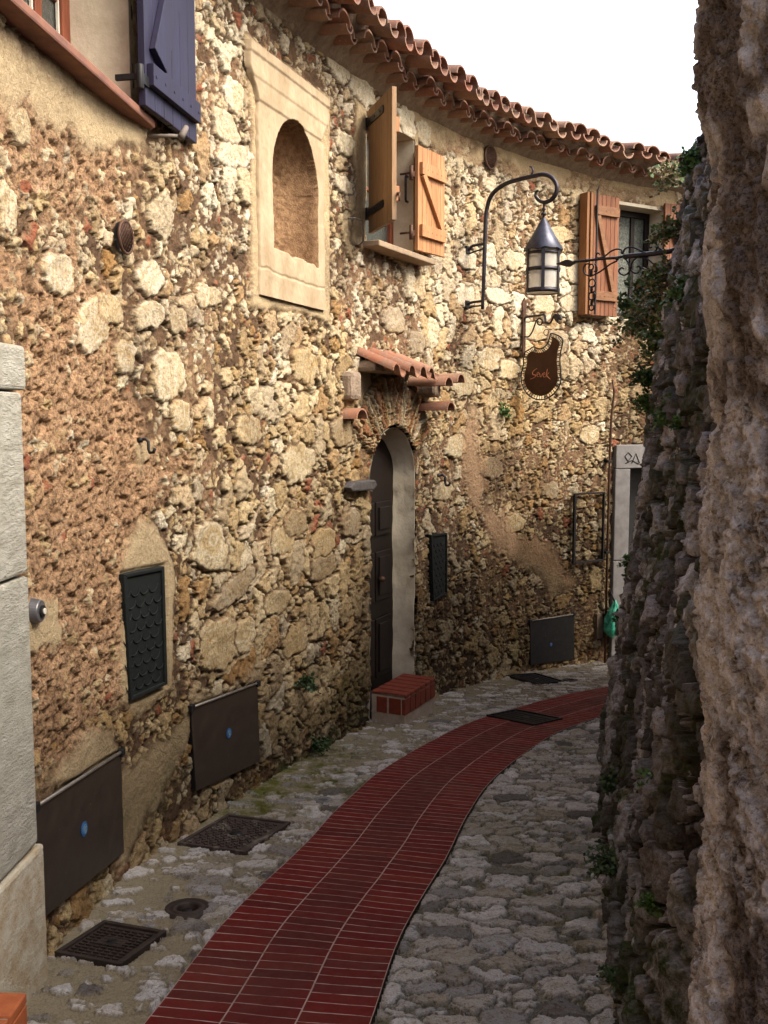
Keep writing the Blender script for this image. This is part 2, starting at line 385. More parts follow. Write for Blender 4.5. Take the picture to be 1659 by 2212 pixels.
# ---- openings, given where their corners lie on the wall
def wpoly(pts): return np.array([p2w(*p) for p in pts])
def inpoly(x, y, P):
    r = np.zeros(x.shape, bool); n = len(P)
    for i in range(n):
        x0, y0 = P[i]; x1, y1 = P[(i+1) % n]
        if y0 == y1: continue
        c = ((y0 > y) != (y1 > y)) & (x < (x1-x0)*(y-y0)/(y1-y0)+x0); r ^= c
    return r
def pdist(x, y, P):
    """signed distance to polygon, positive inside"""
    d = np.full(x.shape, 1e9); n = len(P)
    for i in range(n):
        a = P[i]; b = P[(i+1) % n]; ex, ey = b-a
        t = np.clip(((x-a[0])*ex+(y-a[1])*ey)/(ex*ex+ey*ey+1e-12), 0, 1)
        d = np.minimum(d, np.hypot(x-a[0]-t*ex, y-a[1]-t*ey))
    return np.where(inpoly(x, y, P), d, -d)
# door arch in (s,z)
DS0, _ = p2w(801, 1250); DS1, _ = p2w(897, 1250)
_, DTOP = p2w(852, 922); _, DBOT = p2w(850, 1500)
DMID = (DS0+DS1)/2; DR = (DS1-DS0)/2; DSPR = DTOP-DR*1.05
def archpoly(s0, s1, zb, zs, rise, n=20):
    c = (s0+s1)/2; r = (s1-s0)/2
    return np.array([(s0, zb)]+[(c-r*math.cos(math.pi*k/n), zs+rise*math.sin(math.pi*k/n)) for k in range(n+1)]+[(s1, zb)])
OP_door = archpoly(DS0, DS1, DBOT-.3, DSPR, DTOP-DSPR)
# windows: (s0,s1,z0,z1)
def srect(l, r, t, b): return (l[0], r[0], b, t)
w1s1, _ = p2w(284, 120); _, w1z0 = p2w(150, 143)
W1 = (w1s1-1.35, w1s1, w1z0, w1z0+1.25)
w2a, w2zt = p2w(790, 250); w2b, w2zb = p2w(895, 561)
W2 = (w2a, w2b, w2zb, p2w(893, 300)[1])
w3a, w3zt = p2w(1333, 436); w3b, w3zb = p2w(1428, 690)
W3 = (w3a-.42, w3b, w3zb, p2w(1380, 448)[1])
FD0, _ = p2w(1351, 1200); FD1 = FD0+.80; FDT = p2w(1360, 1011)[1]; FDB = p2w(1345, 1432)[1]
NS0, _ = p2w(548, 400); NS1, _ = p2w(699, 450)

# ---- wall grid
def steps(a, b, f):
    r = [a]
    while r[-1] < b: r.append(r[-1]+f(r[-1]))
    return np.array(r)
s_vis0 = p2w(-40, 1200)[0]; s_vis1 = p2w(1480, 800)[0]
def ds(s):
    if s < s_vis0-.6 or s > s_vis1+.8: return .035
    return .0052+.0062*min(1, max(0, (s-s_vis0)/5.5))
US = steps(0.0, SS[-1]-.02, ds)
VZ = np.concatenate([steps(-1.5, EAVE+.12, lambda z: .0068)])
G, Z = np.meshgrid(US, VZ, indexing='ij')
nu, nv = G.shape
pyb = lambda px, py: p2w(px, py)
# zone fields in (s,z)
def zone(pts, soft=.12, nz=.25, seed=3):
    P = wpoly(pts); d = pdist(G, Z, P)+(fbm(G*4, Z*4, seed, 4)-.5)*nz*2
    return sst(-soft, soft, d)
def blob(px, py, rs, rz, seed=0, nz=.35):
    s, z = p2w(px, py); d = np.hypot((G-s)/rs, (Z-z)/rz)+(fbm(G*7, Z*7, seed+11, 3)-.5)*nz*2
    return 1-sst(.8, 1.15, d)
rough = np.clip(zone([(5, 560), (130, 560), (260, 700), (250, 860), (420, 960), (400, 1060), (300, 1230), (265, 1500), (240, 1560), (80, 1700), (30, 1300)], .1, .28)
                + .85*zone([(5, 130), (200, 230), (330, 330), (280, 470), (120, 430), (5, 330)], .1, .2, 5), 0, 1)
chips = zone([(425, 20), (540, 40), (720, 200), (780, 230), (780, 720), (740, 760), (560, 700), (420, 560), (300, 400), (420, 320)], .15, .2, 7)
big = np.clip(zone([(420, 1120), (600, 1050), (800, 1100), (810, 1500), (600, 1600), (420, 1460)], .15, .2, 9)
              + zone([(560, 700), (640, 690), (770, 800), (780, 1060), (600, 1020), (520, 900)], .1, .2, 10), 0, 1)
pale = zone([(930, 340), (1270, 400), (1330, 700), (1310, 950), (1230, 900), (1050, 1000), (900, 900), (930, 600)], .15, .25, 11)
toppl = np.clip(zone([(900, 240), (1060, 285), (1460, 380), (1460, 450), (1330, 430), (1260, 405), (1080, 372), (1040, 350), (955, 320), (900, 290)], .04, .05, 12), 0, 1)
toppl = toppl*(.35+.65*sst(.42, .56, fbm(G*3.1, Z*4.2, 116, 4)))
plast = np.clip(toppl*.9
    + zone([(770, 210), (800, 250), (800, 560), (760, 520), (765, 420)], .02, .05, 13)
    + .9*zone([(885, 240), (905, 230), (905, 560), (880, 560)], .02, .03, 14)
    + zone([(530, 75), (712, 205), (712, 690), (545, 660), (545, 300)], .02, .035, 15)
    + zone([(0, 62), (310, 262), (330, 330), (190, 330), (0, 190)], .04, .12, 16)
    + zone([(283, -20), (300, -20), (305, 250), (283, 240)], .02, .02, 17)
    + zone([(262, 1215), (300, 1120), (340, 1150), (372, 1215), (372, 1490), (300, 1540), (262, 1520)], .03, .05, 18)*.95
    + zone([(45, 1300), (125, 1300), (130, 1390), (60, 1410)], .02, .03, 19)
    + zone([(240, 1690), (560, 1460), (420, 1480), (380, 1680), (270, 1880), (240, 1830)], .05, .1, 20)*.8
    + zone([(60, 1700), (240, 1580), (270, 1620), (270, 1650), (75, 1740)], .05, .1, 21)
    + zone([(1000, 880), (1025, 880), (1045, 1080), (1180, 1180), (1230, 1260), (1200, 1280), (1080, 1180), (1010, 1100)], .08, .16, 23)*.75
    + zone([(290, 960), (330, 960), (310, 1010), (300, 1040)], .02, .03, 24)*.8
    + zone([(760, 800), (800, 760), (805, 880), (770, 870)], .02, .03, 24)*.5, 0, 1)
pink = .5*zone([(995, 890), (1025, 890), (1050, 1080), (1180, 1170), (1230, 1260), (1100, 1200), (1010, 1110)], .10, .16, 23)
damp = np.clip(zone([(800, 1330), (1000, 1230), (1330, 1050), (1340, 1440), (1000, 1500), (780, 1580), (600, 1640), (560, 1560), (700, 1480)], .3, .35, 25)  # damp, plus the painted shadow below the far window
               + .7*zone([(60, 1600), (420, 1500), (620, 1460), (620, 1660), (400, 1800), (90, 2100)], .2, .3, 26)
               + .9*zone([(1342, 660), (1460, 640), (1460, 1000), (1335, 980)], .08, .1, 27)  # shadow below the far window, painted into the wall colour
               + .5*zone([(500, 1620), (820, 1480), (820, 1570), (500, 1760)], .1, .2, 28), 0, 1)
# stones
presL = np.clip(.10+.62*big+.40*pale+.05*chips-.9*rough-.9*plast, 0, .9)
presM = np.clip(.42+.45*big+.36*pale-.02*chips-.62*rough-.9*plast, 0, .95)
presS = np.clip(.58+.12*chips-.45*rough-.8*plast, 0, .95)
fill = np.clip(.42+.45*rough-.25*big+.6*plast-.12*pale, 0, 1)           # mortar level
pit = sst(.54, .64, fbm(G*42, Z*46, 92, 2))
mort = -.020+.020*fill+(fbm(G*11, Z*11, 93, 4)-.5)*.018+(fbm(G*55, Z*55, 94, 2)-.5)*.009-pit*.015*(.30+rough)*(1-plast)
clump = ((fbm(G*13, Z*15, 97, 3)-.5)*.012+(fbm(G*50, Z*55, 96, 2)-.5)*.010)*rough
H = mort+clump
stone = np.zeros_like(H); rnd = np.zeros_like(H); brickm = np.zeros_like(H)
for (cs, asp, seed, warp, pres, gap, rel, soft) in ((.046, 1.0, 101, .5, presS, .15, .007, .16), (.092, 1.05, 201, .5, presM, .09, .011, .08), (.185, .92, 301, .45, presL, .05, .015, .045)):
    own, m, h, r = stone_layer(G, Z, cs, asp, seed, warp, pres, gap, rel, soft)
    lift = {.046: .002, .092: .004, .185: .006}[cs]
    H = np.where(own, mort-.021*(cs > .06)*(1-plast)*(1-m)*(1-.7*rough) + m*np.maximum(h+lift, -.004), H)
    br = (hsh(np.floor(r*9973), np.floor(r*331), 81) < (.07 if cs < .08 else (.035 if cs < .1 else 0)))*m
    brickm = np.where(own, br, brickm)
    stone = np.where(own, m, stone); rnd = np.where(own, r, rnd)
# named big stones: px, py, width, height (metres), tilt, shade
BIG = [(645, 1000, 72, 88, 0, .34), (130, 590, 70, 95, .2, .60), (18, 450, 42, 105, 0, .34), (45, 275, 48, 80, .1, .20), (200, 700, 78, 120, .5, .60), (238, 668, 50, 70, 0, .34),
       (365, 810, 66, 125, -.2, .34), (272, 770, 42, 80, 0, .60), (325, 600, 58, 72, .3, .60), (325, 680, 66, 62, .2, .34), (450, 640, 60, 50, .1, .34), (385, 690, 40, 60, 0, .2),
       (535, 930, 62, 66, 0, .2), (660, 790, 60, 80, 0, .2), (455, 1180, 70, 110, -.1, .34), (475, 1390, 92, 110, -.1, .22), (532, 1370, 44, 80, 0, .34), (640, 1380, 56, 74, .1, .2),
       (510, 1270, 110, 56, .2, .5), (612, 1165, 52, 66, 0, .34), (640, 1130, 50, 60, 0, .5), (700, 1220, 56, 60, 0, .5), (490, 280, 62, 72, 0, .36), (505, 335, 92, 48, .2, .60), (505, 205, 42, 76, -.2, .62),
       (735, 145, 56, 66, 0, .62), (785, 195, 62, 60, 0, .62), (745, 310, 44, 56, 0, .34), (880, 262, 42, 66, 0, .62), (915, 285, 34, 56, 0, .36), (745, 400, 40, 40, 0, .62),
       (1110, 560, 50, 44, 0, .36), (1240, 580, 36, 66, 0, .62), (1235, 655, 52, 36, 0, .36), (1065, 775, 60, 50, 0, .36), (1100, 800, 46, 44, 0, .6), (1000, 830, 46, 56, 0, .36), (1075, 640, 60, 34, 0, .6),
       (1275, 940, 50, 42, 0, .36), (1190, 1060, 36, 36, 0, .5), (985, 965, 46, 50, 0, .36), (700, 1170, 52, 60, 0, .2), (1150, 715, 70, 40, 0, .36), (1210, 505, 36, 36, 0, .2), (1205, 740, 44, 60, 0, .5),
       (850, 690, 46, 62, 0, .5), (900, 740, 36, 50, 0, .5), (1175, 655, 46, 46, 0, .36), (1005, 640, 44, 50, 0, .62), (390, 900, 40, 66, 0, .34), (740, 930, 46, 70, 0, .5), (1010, 560, 40, 46, 0, .62),
       (640, 30, 40, 76, -.2, .2), (690, 70, 36, 66, -.2, .2), (590, 20, 40, 60, -.2, .5), (1110, 1130, 46, 40, 0, .34), (1060, 1010, 50, 50, 0, .5), (960, 1060, 40, 40, 0, .34), (760, 1130, 44, 60, 0, .5), (600, 1300, 56, 52, 0, .2)]
for k, (px, py, ww, hh, tl, shade) in enumerate(BIG):
    ww = abs(p2w(px+ww/2, py)[0]-p2w(px-ww/2, py)[0]); hh = abs(p2w(px, py-hh/2)[1]-p2w(px, py+hh/2)[1])
    s0, z0 = p2w(px, py); i0, i1 = np.searchsorted(US, (s0-ww, s0+ww)); j0, j1 = np.searchsorted(VZ, (z0-hh, z0+hh))
    g = G[i0:i1, j0:j1]; z = Z[i0:i1, j0:j1]
    if g.size == 0: continue
    dx = g-s0; dz = z-z0; cx = dx*math.cos(tl)+dz*math.sin(tl); cz = -dx*math.sin(tl)+dz*math.cos(tl)
    ang = np.arctan2(cz/hh, cx/ww)
    rr = (np.abs(cx/(ww/2))**2.6+np.abs(cz/(hh/2))**2.6)**(1/2.6)
    rr = rr*(1+.28*(vnoise(ang*2.1+9*k, ang*0+k, 5)-.5)) + (fbm(g*26, z*26, k+400, 3)-.5)*.34
    m = 1-sst(.90, .98, rr); ring = 1-sst(1.0, 1.13, rr)
    fac = (fbm(g*9, z*9, k+500, 4)-.5)*.034+(fbm(g*40, z*40, k+600, 3)-.5)*.012
    h = .000+.005*np.clip((1-rr)/.2, 0, 1)**.5+fac*.55
    HH = H[i0:i1, j0:j1]; pl = plast[i0:i1, j0:j1]
    HH[:] = np.where(m > 0, HH*(1-m)+h*m, HH-ring*.008); stone[i0:i1, j0:j1] = np.maximum(stone[i0:i1, j0:j1]*(1-ring), m)
    pl[:] = pl*(1-m)
    brickm[i0:i1, j0:j1] *= (1-ring)
    rnd[i0:i1, j0:j1] = np.where(ring > 0, np.clip(shade+(fbm(g*3, z*3, k, 2)-.5)*.08, 0, 1), rnd[i0:i1, j0:j1])
# voussoirs of the door arch: thin stones and tiles on end
dx = G-DMID; dz = Z-DSPR; ra = np.hypot(dx, dz*.97); an = np.arctan2(dx, dz)
outer = DR+.30+.10*fbm(an*5, an*0, 77, 2)
vz_ = (np.abs(an) < 1.05) & (ra > DR) & (ra < outer) & (dz > 0)
cid = np.floor((an+.16*(fbm(G*11, Z*11, 78, 3)-.5))*17); cf = (an+.16*(fbm(G*11, Z*11, 78, 3)-.5))*17-cid
ed = np.minimum(cf, 1-cf)
vm = sst(.07, .2, ed)*sst(0, .03, ra-DR)*sst(0, .03, outer-ra)
cr = hsh(cid, cid*0, 79)
H = np.where(vz_, -.018+vm*(.028+.022*cr+(fbm(G*30, Z*30, 80)-.5)*.014), H)
stone = np.where(vz_, vm, stone); rnd = np.where(vz_, cr, rnd); plast = np.where(vz_, plast*.2, plast)
brickm = np.where(vz_, np.where(cr > .66, .6, 0)*sst(.35, .55, fbm(G*20, Z*20, 88)+.12), brickm)
H = H*(1-.80*plast)+plast*((fbm(G*5, Z*5, 82, 4)-.5)*.016+(fbm(G*50, Z*50, 83, 2)-.5)*.004+.004)
stone = stone*(1-plast)
moss = np.clip(.9*zone([(560, 1690), (700, 1600), (760, 1580), (660, 1660), (560, 1740)], .05, .1, 28)+.4*sst(.62, .75, fbm(G*2, Z*2, 29))*damp, 0, 1)
blot = np.clip(sst(.56, .74, fbm(G*1.7, Z*2.1, 95, 4))*.5*(1-rough*.6)+.75*zone([(430, 300), (560, 560), (480, 640), (380, 500)], .1, .2, 96)*sst(.45, .6, fbm(G*5, Z*5, 98))
               +.8*zone([(1050, 950), (1120, 960), (1130, 1080), (1050, 1080)], .1, .15, 99)
               +.8*toppl*sst(.1, .0, EAVE-.12-Z)*0, 0, 1)
# keep clear of openings
keep = np.ones((nu-1, nv-1), bool)
gm = (G[:-1, :-1]+G[1:, 1:])/2; zm = (Z[:-1, :-1]+Z[1:, 1:])/2
def cut_rect(r, nz=.0):
    global keep
    jx = (fbm(gm*8, zm*8, 61)-.5)*nz; jz = (fbm(gm*8, zm*8, 62)-.5)*nz
    keep &= ~((gm+jx > r[0]) & (gm+jx < r[1]) & (zm+jz > r[2]) & (zm+jz < r[3]))
for r in (W1, W2, W3): cut_rect(r, .012)
cut_rect((FD0, FD1, -2, FDT))
jag = (fbm(gm*11, zm*11, 63, 3)-.5)*.11
keep &= ~(pdist(gm, zm, OP_door)+jag > 0)
# behind the niche panel
npm = wpoly([(578, 238), (690, 270), (690, 590), (584, 565)])
keep &= ~inpoly(gm, zm, npm)
# small recesses for the meter doors so nothing pokes through them
def flat_rect(pts, lvl, grow=.02):
    global H
    d = pdist(G, Z, wpoly(pts)); m = sst(-grow, 0, d); H = H*(1-m)+np.minimum(H, lvl)*m
flat_rect([(75, 1745), (260, 1625), (268, 1845), (92, 1985)], -.012)
flat_rect([(413, 1530), (556, 1478), (562, 1645), (425, 1710)], -.012)
flat_rect([(1145, 1343), (1240, 1328), (1240, 1425), (1145, 1437)], -.005)
flat_rect([(265, 1240), (355, 1222), (361, 1480), (282, 1515)], -.012)
flat_rect([(932, 1155), (966, 1150), (966, 1280), (935, 1300)], -.005)
H = np.where(Z > EAVE-.02, np.minimum(H, .01), H)
tx = np.interp(US, SS, WT[:, 0]); ty = np.interp(US, SS, WT[:, 1]); bx = np.interp(US, SS, WP[:, 0]); by = np.interp(US, SS, WP[:, 1])
V = np.stack([bx[:, None]+ty[:, None]*H, by[:, None]-tx[:, None]*H, Z+H*0], -1).reshape(-1, 3)
mx = np.stack([stone, rnd, plast, damp], -1).reshape(-1, 4); my = np.stack([brickm, pink, moss, blot], -1).reshape(-1, 4)
def mzf(a, g=None):
    a = np.asarray(a).reshape(-1); g = a*0 if g is None else np.asarray(g).reshape(-1)
    return np.stack([a, g, a, np.ones_like(a)], -1)
tan_ = np.clip((.10+.95*hsh(np.floor(rnd*1733), np.floor(rnd*291), 114))*.85*sst(2.5, 1.5, Z+(fbm(G*1.5, Z*1.5, 111, 3)-.5)*1.2)+.35*sst(.45, .6, fbm(G*.9, Z*.9, 112, 3))+.4*sst(.5, .7, hsh(np.floor(rnd*733), np.floor(rnd*91), 113)), 0, 1)
mzw = np.clip(rough+.45*(fbm(G*2.5, Z*2.5, 109, 3) > .5)*1.0+toppl, 0, 1)
house = thing('stone_house', 'long curved rubble stone house with terracotta tile eaves lining the left of the alley', 'house', Matrix.Translation((-1.0, 4, -.4)))
HM = house.matrix_world.inverted()
def hpart(o):        # parts built in world coordinates
    o.parent = house; o.matrix_parent_inverse = HM.copy(); return o
wall = hpart(np_mesh('wall', V, grid_quads(nu, nv, keep), M_wall, None, {'mx': mx, 'my': my, 'mz': mzf(mzw, tan_)}, smooth=False))
del V, mx, my
# back shell of the house so that it is a volume
def sw(s, o):
    t = wt(s); p = wxy(s); return p[0]+t[1]*o, p[1]-t[0]*o
mb = MB()
ss = np.linspace(0, SS[-1]-.05, 40)
row = [(*sw(s, -.62), -1.6) for s in ss]+[(*sw(s, -.62), EAVE+.05) for s in ss]
mb.add(row, [(i, i+1, i+41, i+40) for i in range(39)], True)
hpart(mb.build('inner_wall', M_dwood))

def child_frame(name, M, parent=None):
    o = bpy.data.objects.new(name, None); o.empty_display_size = .05; C.objects.link(o)
    o.parent = house; o.matrix_parent_inverse = HM.copy(); o.matrix_world = M; return o
def part(mb, name, mat, M, bevel=0, flat=False, parent=None):
    """a mesh part of the house in a local frame M"""
    o = mb.build(name, mat, None, bevel, flat)
    if parent is None:
        o.parent = house; o.matrix_parent_inverse = HM.copy(); o.matrix_basis = M
    else:
        o.parent = parent
        o.matrix_parent_inverse = (PM[parent.name]).inverted(); o.matrix_basis = M
    PM[o.name] = M.copy()
    return o
PM = {}

# ---------------------------------------------------------------- niche surround
Mn = frame_at(625, 400, .012)
g0 = hit(Mn, 553, 500).x; g1 = hit(Mn, 699, 500).x
ztop = hit(Mn, 615, 150).z; zbot = hit(Mn, 632, 655).z
cl = hit(Mn, 527, 120).x; cr_ = hit(Mn, 704, 240).x
zc = ztop-.27
na = hit(Mn, 585, 450).x; nb = hit(Mn, 682, 450).x; nt_ = hit(Mn, 620, 254).z; nz0 = hit(Mn, 635, 556).z
xs = np.arange(cl, cr_+.004, .0035); zs = np.arange(zbot, ztop, .005)
X, ZZ = np.meshgrid(xs, zs, indexing='ij')
ragz = (fbm(X*14, ZZ*0, 700, 3)-.5)*.03
c = (na+nb)/2; r = (nb-na)/2; zs_ = nt_-r*1.15
jj = (fbm(X*10, ZZ*10, 701, 3)-.5)*.02*sst(nz0+.25, nz0, ZZ)
u = (X-c+jj)/r
zt = zs_+1.15*r*np.sqrt(np.clip(1-u*u, 0, 1))
inside = (np.abs(u) < 1) & (ZZ < zt) & (ZZ > nz0+ragz-.04*(X-c))
dep = np.where(inside, .025+.25*np.sqrt(np.clip(1-u*u, 0, 1)), 0)
dep = np.where(inside & (ZZ > zs_), dep*np.sqrt(np.clip((zt-ZZ)/(.55*r), 0, 1)*.85+.15), dep)
out = .016+(fbm(X*4, ZZ*4, 702, 3)-.5)*.012+(fbm(X*30, ZZ*30, 703, 3)-.5)*.004
cor = np.where(ZZ > zc, .35*.022*sst(zc, zc+.012, ZZ)+.3*.018*sst(zc+.10, zc+.115, ZZ)+.55*.015*sst(zc+.21, zc+.22, ZZ), 0)
crk = sst(.012, .0, np.abs(ZZ-(nz0-.12)-(fbm(X*6, X*0, 704, 3)-.5)*.05))*.006
Y = -(out+cor-crk)+dep
edge = np.minimum(X-np.where(ZZ > zc, cl+.10*sst(zc+.17, zc, ZZ), g0), np.where(ZZ > zc, cr_-.10*sst(zc+.17, zc, ZZ), g1)-X)+(fbm(X*12, ZZ*12, 705, 3)-.5)*.018
kk = (edge > 0)
kq = kk[:-1, :-1] & kk[1:, 1:]
Y = Y+sst(.02, .0, edge)*.035
o = np_mesh('niche_surround', np.stack([X, Y+(fbm(X*40, ZZ*40, 707, 3)-.5)*.018*sst(.10, .20, dep), ZZ], -1).reshape(-1, 3), grid_quads(len(xs), len(zs), kq), M_niche)
o.data.materials.append(simple('niche_roughcast', (.29, .175, .09), (.18, .10, .05), 34, .95, bump=.9, bd=.012, bscale=110, lo=.42, hi=.6))
ins_q = (inside[:-1, :-1] | inside[1:, 1:] | inside[1:, :-1] | inside[:-1, 1:])[kq]
o.data.polygons.foreach_set('material_index', ins_q.astype(np.int32))
hpart(o); o.matrix_basis = Mn; o['label'] = 'smooth plaster surround with empty arched niche'

# ---------------------------------------------------------------- window reveals and frames
def reveal(mb, x0, x1, z0, z1, d, y0=-.004):
    t = .03
    mb.box(x0-t, x0, y0+.012, d, z0-t, z1+t); mb.box(x1, x1+t, y0+.012, d, z0-t, z1+t)
    mb.box(x0, x1, y0+.012, d, z1, z1+t); mb.box(x0, x1, y0+.012, d, z0-t, z0)
def wframe(W):
    s = W[1]; t = wt((W[0]+W[1])/2); xy = wxy(W[0]); xy1 = wxy(W[1]); t = (xy1-xy); L = np.hypot(*t); t = t/L
    M = Matrix(((t[0], -t[1], 0, xy[0]), (t[1], t[0], 0, xy[1]), (0, 0, 1, W[2]), (0, 0, 0, 1)))
    return M, L, W[3]-W[2]
def window(W, depth, mats, panes_x, bars_z, fw=.05, bottom=None):
    M, L, Hh = wframe(W)
    mb = MB(); reveal(mb, 0, L, 0, Hh, depth+.06); part(mb, 'window_reveal', M_reveal, M)
    mb = MB(); y0, y1 = depth-.05, depth
    mb.box(0, fw, y0, y1, 0, Hh); mb.box(L-fw, L, y0, y1, 0, Hh)
    mb.box(fw, L-fw, y0, y1, 0, fw); mb.box(fw, L-fw, y0, y1, Hh-fw, Hh)
    for x, wd in panes_x: mb.box(x-wd/2, x+wd/2, y0+.008, y1-.004, fw, Hh-fw)
    for z in bars_z: mb.box(fw, L-fw, y0+.014, y1-.008, z-.012, z+.012)
    f = part(mb, 'window', mats[0], M, .004)
    xs = [fw]+[v for x, wd in panes_x for v in (x-wd/2, x+wd/2)]+[L-fw]
    for k in range(0, len(xs), 2):
        g = MB(); g.box(xs[k], xs[k+1], y1-.022, y1-.014, fw, Hh-fw)
        part(g, 'pane', mats[1] if not isinstance(mats[1], list) else mats[1][k//2 % len(mats[1])], M, parent=f)
    return M, L, Hh, f
# window 1, top left
_M, _L, _H = wframe(W1); _x = lambda px, py: hit(_M, px, py, .26).x
_a, _b, _c, _d, _e = _x(33, 60), _x(76, 80), _x(94, 90), _x(133, 110), _x(166, 140)
M1, L1, H1, f1 = window(W1, .30, (M_redwood, [M_curtain, M_glass, M_curtain, M_glass]), [(_a-.55, .16), (_a-.06, .12), ((_b+_c)/2, abs(_c-_b)*.8)], [.42, .84], max(.05, _L-_d))
for (q, w_) in ((_b-.006, .010), (_d-.006, .012)):
    mb = MB(); mb.box(q-w_, q, .262, .272, .06, _H-.06); part(mb, 'glazing_bead', M_whiteline, M1, parent=f1)
mb = MB(); mb.box(-.05, L1+.10, -.06, .25, -.03, .006); s_ = part(mb, 'window_sill', simple('terracotta_sill', (.23, .105, .065), (.15, .07, .05), 12, .8), M1, .008, parent=f1)
# window 2
M2, L2, H2, f2 = window(W2, .22, (M_redwood, M_glass), [(.28, .07)], [.45], .05)
mb = MB(); mb.box(-.06, L2+.10, -.13, .17, -.035, .004); part(mb, 'window_sill', simple('grey_brown_sill', (.30, .22, .14), (.2, .14, .09), 12, .8), M2, .006, parent=f2)
# window 3
M3, L3, H3, f3 = window(W3, .24, (M_dwood, M_curtain), [(L3_ := .5, .08), (.82, .05)], [], .06)

# ---------------------------------------------------------------- shutters
def shutter(M, wd, ht, th, mat, planks, side, rails, diag, hw_mat=M_iron, face=-1, inner=True, batten_mat=None, label=None, straps=None, npl=6, brace_w=.05):
    """board panel from x=0..wd, z=0..ht; battens on face side (-1 = outward -y)"""
    mb = MB(); pw = wd/npl
    for k in range(npl):
        mb.box(k*pw+.0015, (k+1)*pw-.0015, 0 if face < 0 else -th, th if face < 0 else 0, random.uniform(-.002, .002), ht+random.uniform(-.002, .002))
    mb.box(.004, wd-.004, .25*th if face < 0 else -.75*th, .8*th if face < 0 else -.25*th, .005, ht-.005)
    o = part(mb, 'shutter', mat, M, .0025)
    if label: o['label'] = label
    bt = .028; ya, yb = (-bt, -.001) if face < 0 else (.001, bt)
    for z in rails:
        r = MB(); r.box(.02, wd-.02, ya, yb, z, z+.085)
        for k in range(npl):
            cx = (k+.5)*pw
            r.box(cx-.005, cx+.005, ya-.003 if face < 0 else yb, ya if face < 0 else yb+.003, z+.035, z+.045)
        part(r, 'shutter_batten', batten_mat or mat, M, .003, parent=o)
    if diag:
        (xa, za), (xb, zb) = diag; d = Vector((xb-xa, zb-za)).normalized(); nrm = Vector((-d.y, d.x))*brace_w/2
        r = MB(); r.prism([(xa-nrm.x, za-nrm.y), (xb-nrm.x, zb-nrm.y), (xb+nrm.x, zb+nrm.y), (xa+nrm.x, za+nrm.y)], ya, yb)
        part(r, 'shutter_brace', batten_mat or mat, M, .003, parent=o)
    for (z, ln, x0) in (straps or []):
        r = MB(); yy = (-.007, -.001) if face < 0 else (th*0-.0, .0)
        r.box(x0, x0+ln, -.008, -.0005, z, z+.045); r.tube([(x0-.012, -.006, z-.02), (x0-.012, -.006, z+.065)], .012, 10)
        for q in (.12, .5, .88): r.box(x0+ln*q-.007, x0+ln*q+.007, -.012, -.006, z+.015, z+.03)
        part(r, 'shutter_hinge', hw_mat, M, .002, parent=o)
    return o
def frame2(pa, pb, z):
    """local frame with x from pa to pb (plan points), origin pa"""
    t = np.array(pb)-np.array(pa); L = np.hypot(*t); t = t/L
    return Matrix(((t[0], -t[1], 0, pa[0]), (t[1], t[0], 0, pa[1]), (0, 0, 1, z), (0, 0, 0, 1))), L
# blue shutter folded back against the wall, right of window 1
Mb = frame_at(300, 200, .10)
xa = hit(Mb, 312, 100).x; xb = hit(Mb, 423, 150).x; zb = hit(Mb, 422, 307).z
Mb = Mb @ Matrix.Translation((xa, 0, zb-0.0))
wdb = xb-xa
rz = hit(Mb, 370, 195).z
shutter(Mb, wdb, 1.32, .03, M_bluew, 7, 0, [rz-.06, 1.1], ((.10, rz+.06), (wdb-.05, 1.05)), npl=6, label='blue violet painted board shutter', brace_w=.13)
mb = MB(); z = hit(Mb, 292, 140).z
for zz in (z-.03, 1.05):
    mb = MB(); mb.tube([(-.05, .0, zz-.045), (-.05, .0, zz+.045)], .016, 12); mb.box(-.05, .02, -.008, .004, zz-.02, zz+.02); mb.box(-.058, -.042, .0, .1, zz-.01, zz+.012)
    part(mb, 'shutter_hinge', M_black, Mb, .001)
mb = MB(); zc_ = hit(Mb, 385, 295, -.03)
mb.tube([(zc_.x-.06, .08, zc_.z-.01), (zc_.x-.05, -.02, zc_.z-.01), (zc_.x, -.045, zc_.z)], .008, 8); mb.tube([(zc_.x-.02, -.05, zc_.z-.01), (zc_.x+.03, -.055, zc_.z+.045)], [.016, .011], 8)
part(mb, 'shutter_catch', simple('grey_shutter_catch', (.10, .085, .07), (.16, .13, .11), 40, .7), Mb)
# window 2, left leaf swung out beyond the square
pa = wxy(W2[0]+.0); n2 = np.array([wt(W2[0])[1], -wt(W2[0])[0]]); pa = pa+n2*.05
yb = pa[1]-.46; pb = np.array([(856-829.5)/2100*yb, yb])
def zat(px, py, p):
    d = ray(px, py); return EYE+d[2]*p[1]/d[1]
zb_ = zat(810, 505, pa); zt_ = zat(797, 238, pa)
Ms, LL = frame2(pb, pa, zb_)
# local x runs from the free edge to the hinge, -y faces the camera side
Ms, LL = frame2(pa, pb, zb_); hgt = zt_-zb_
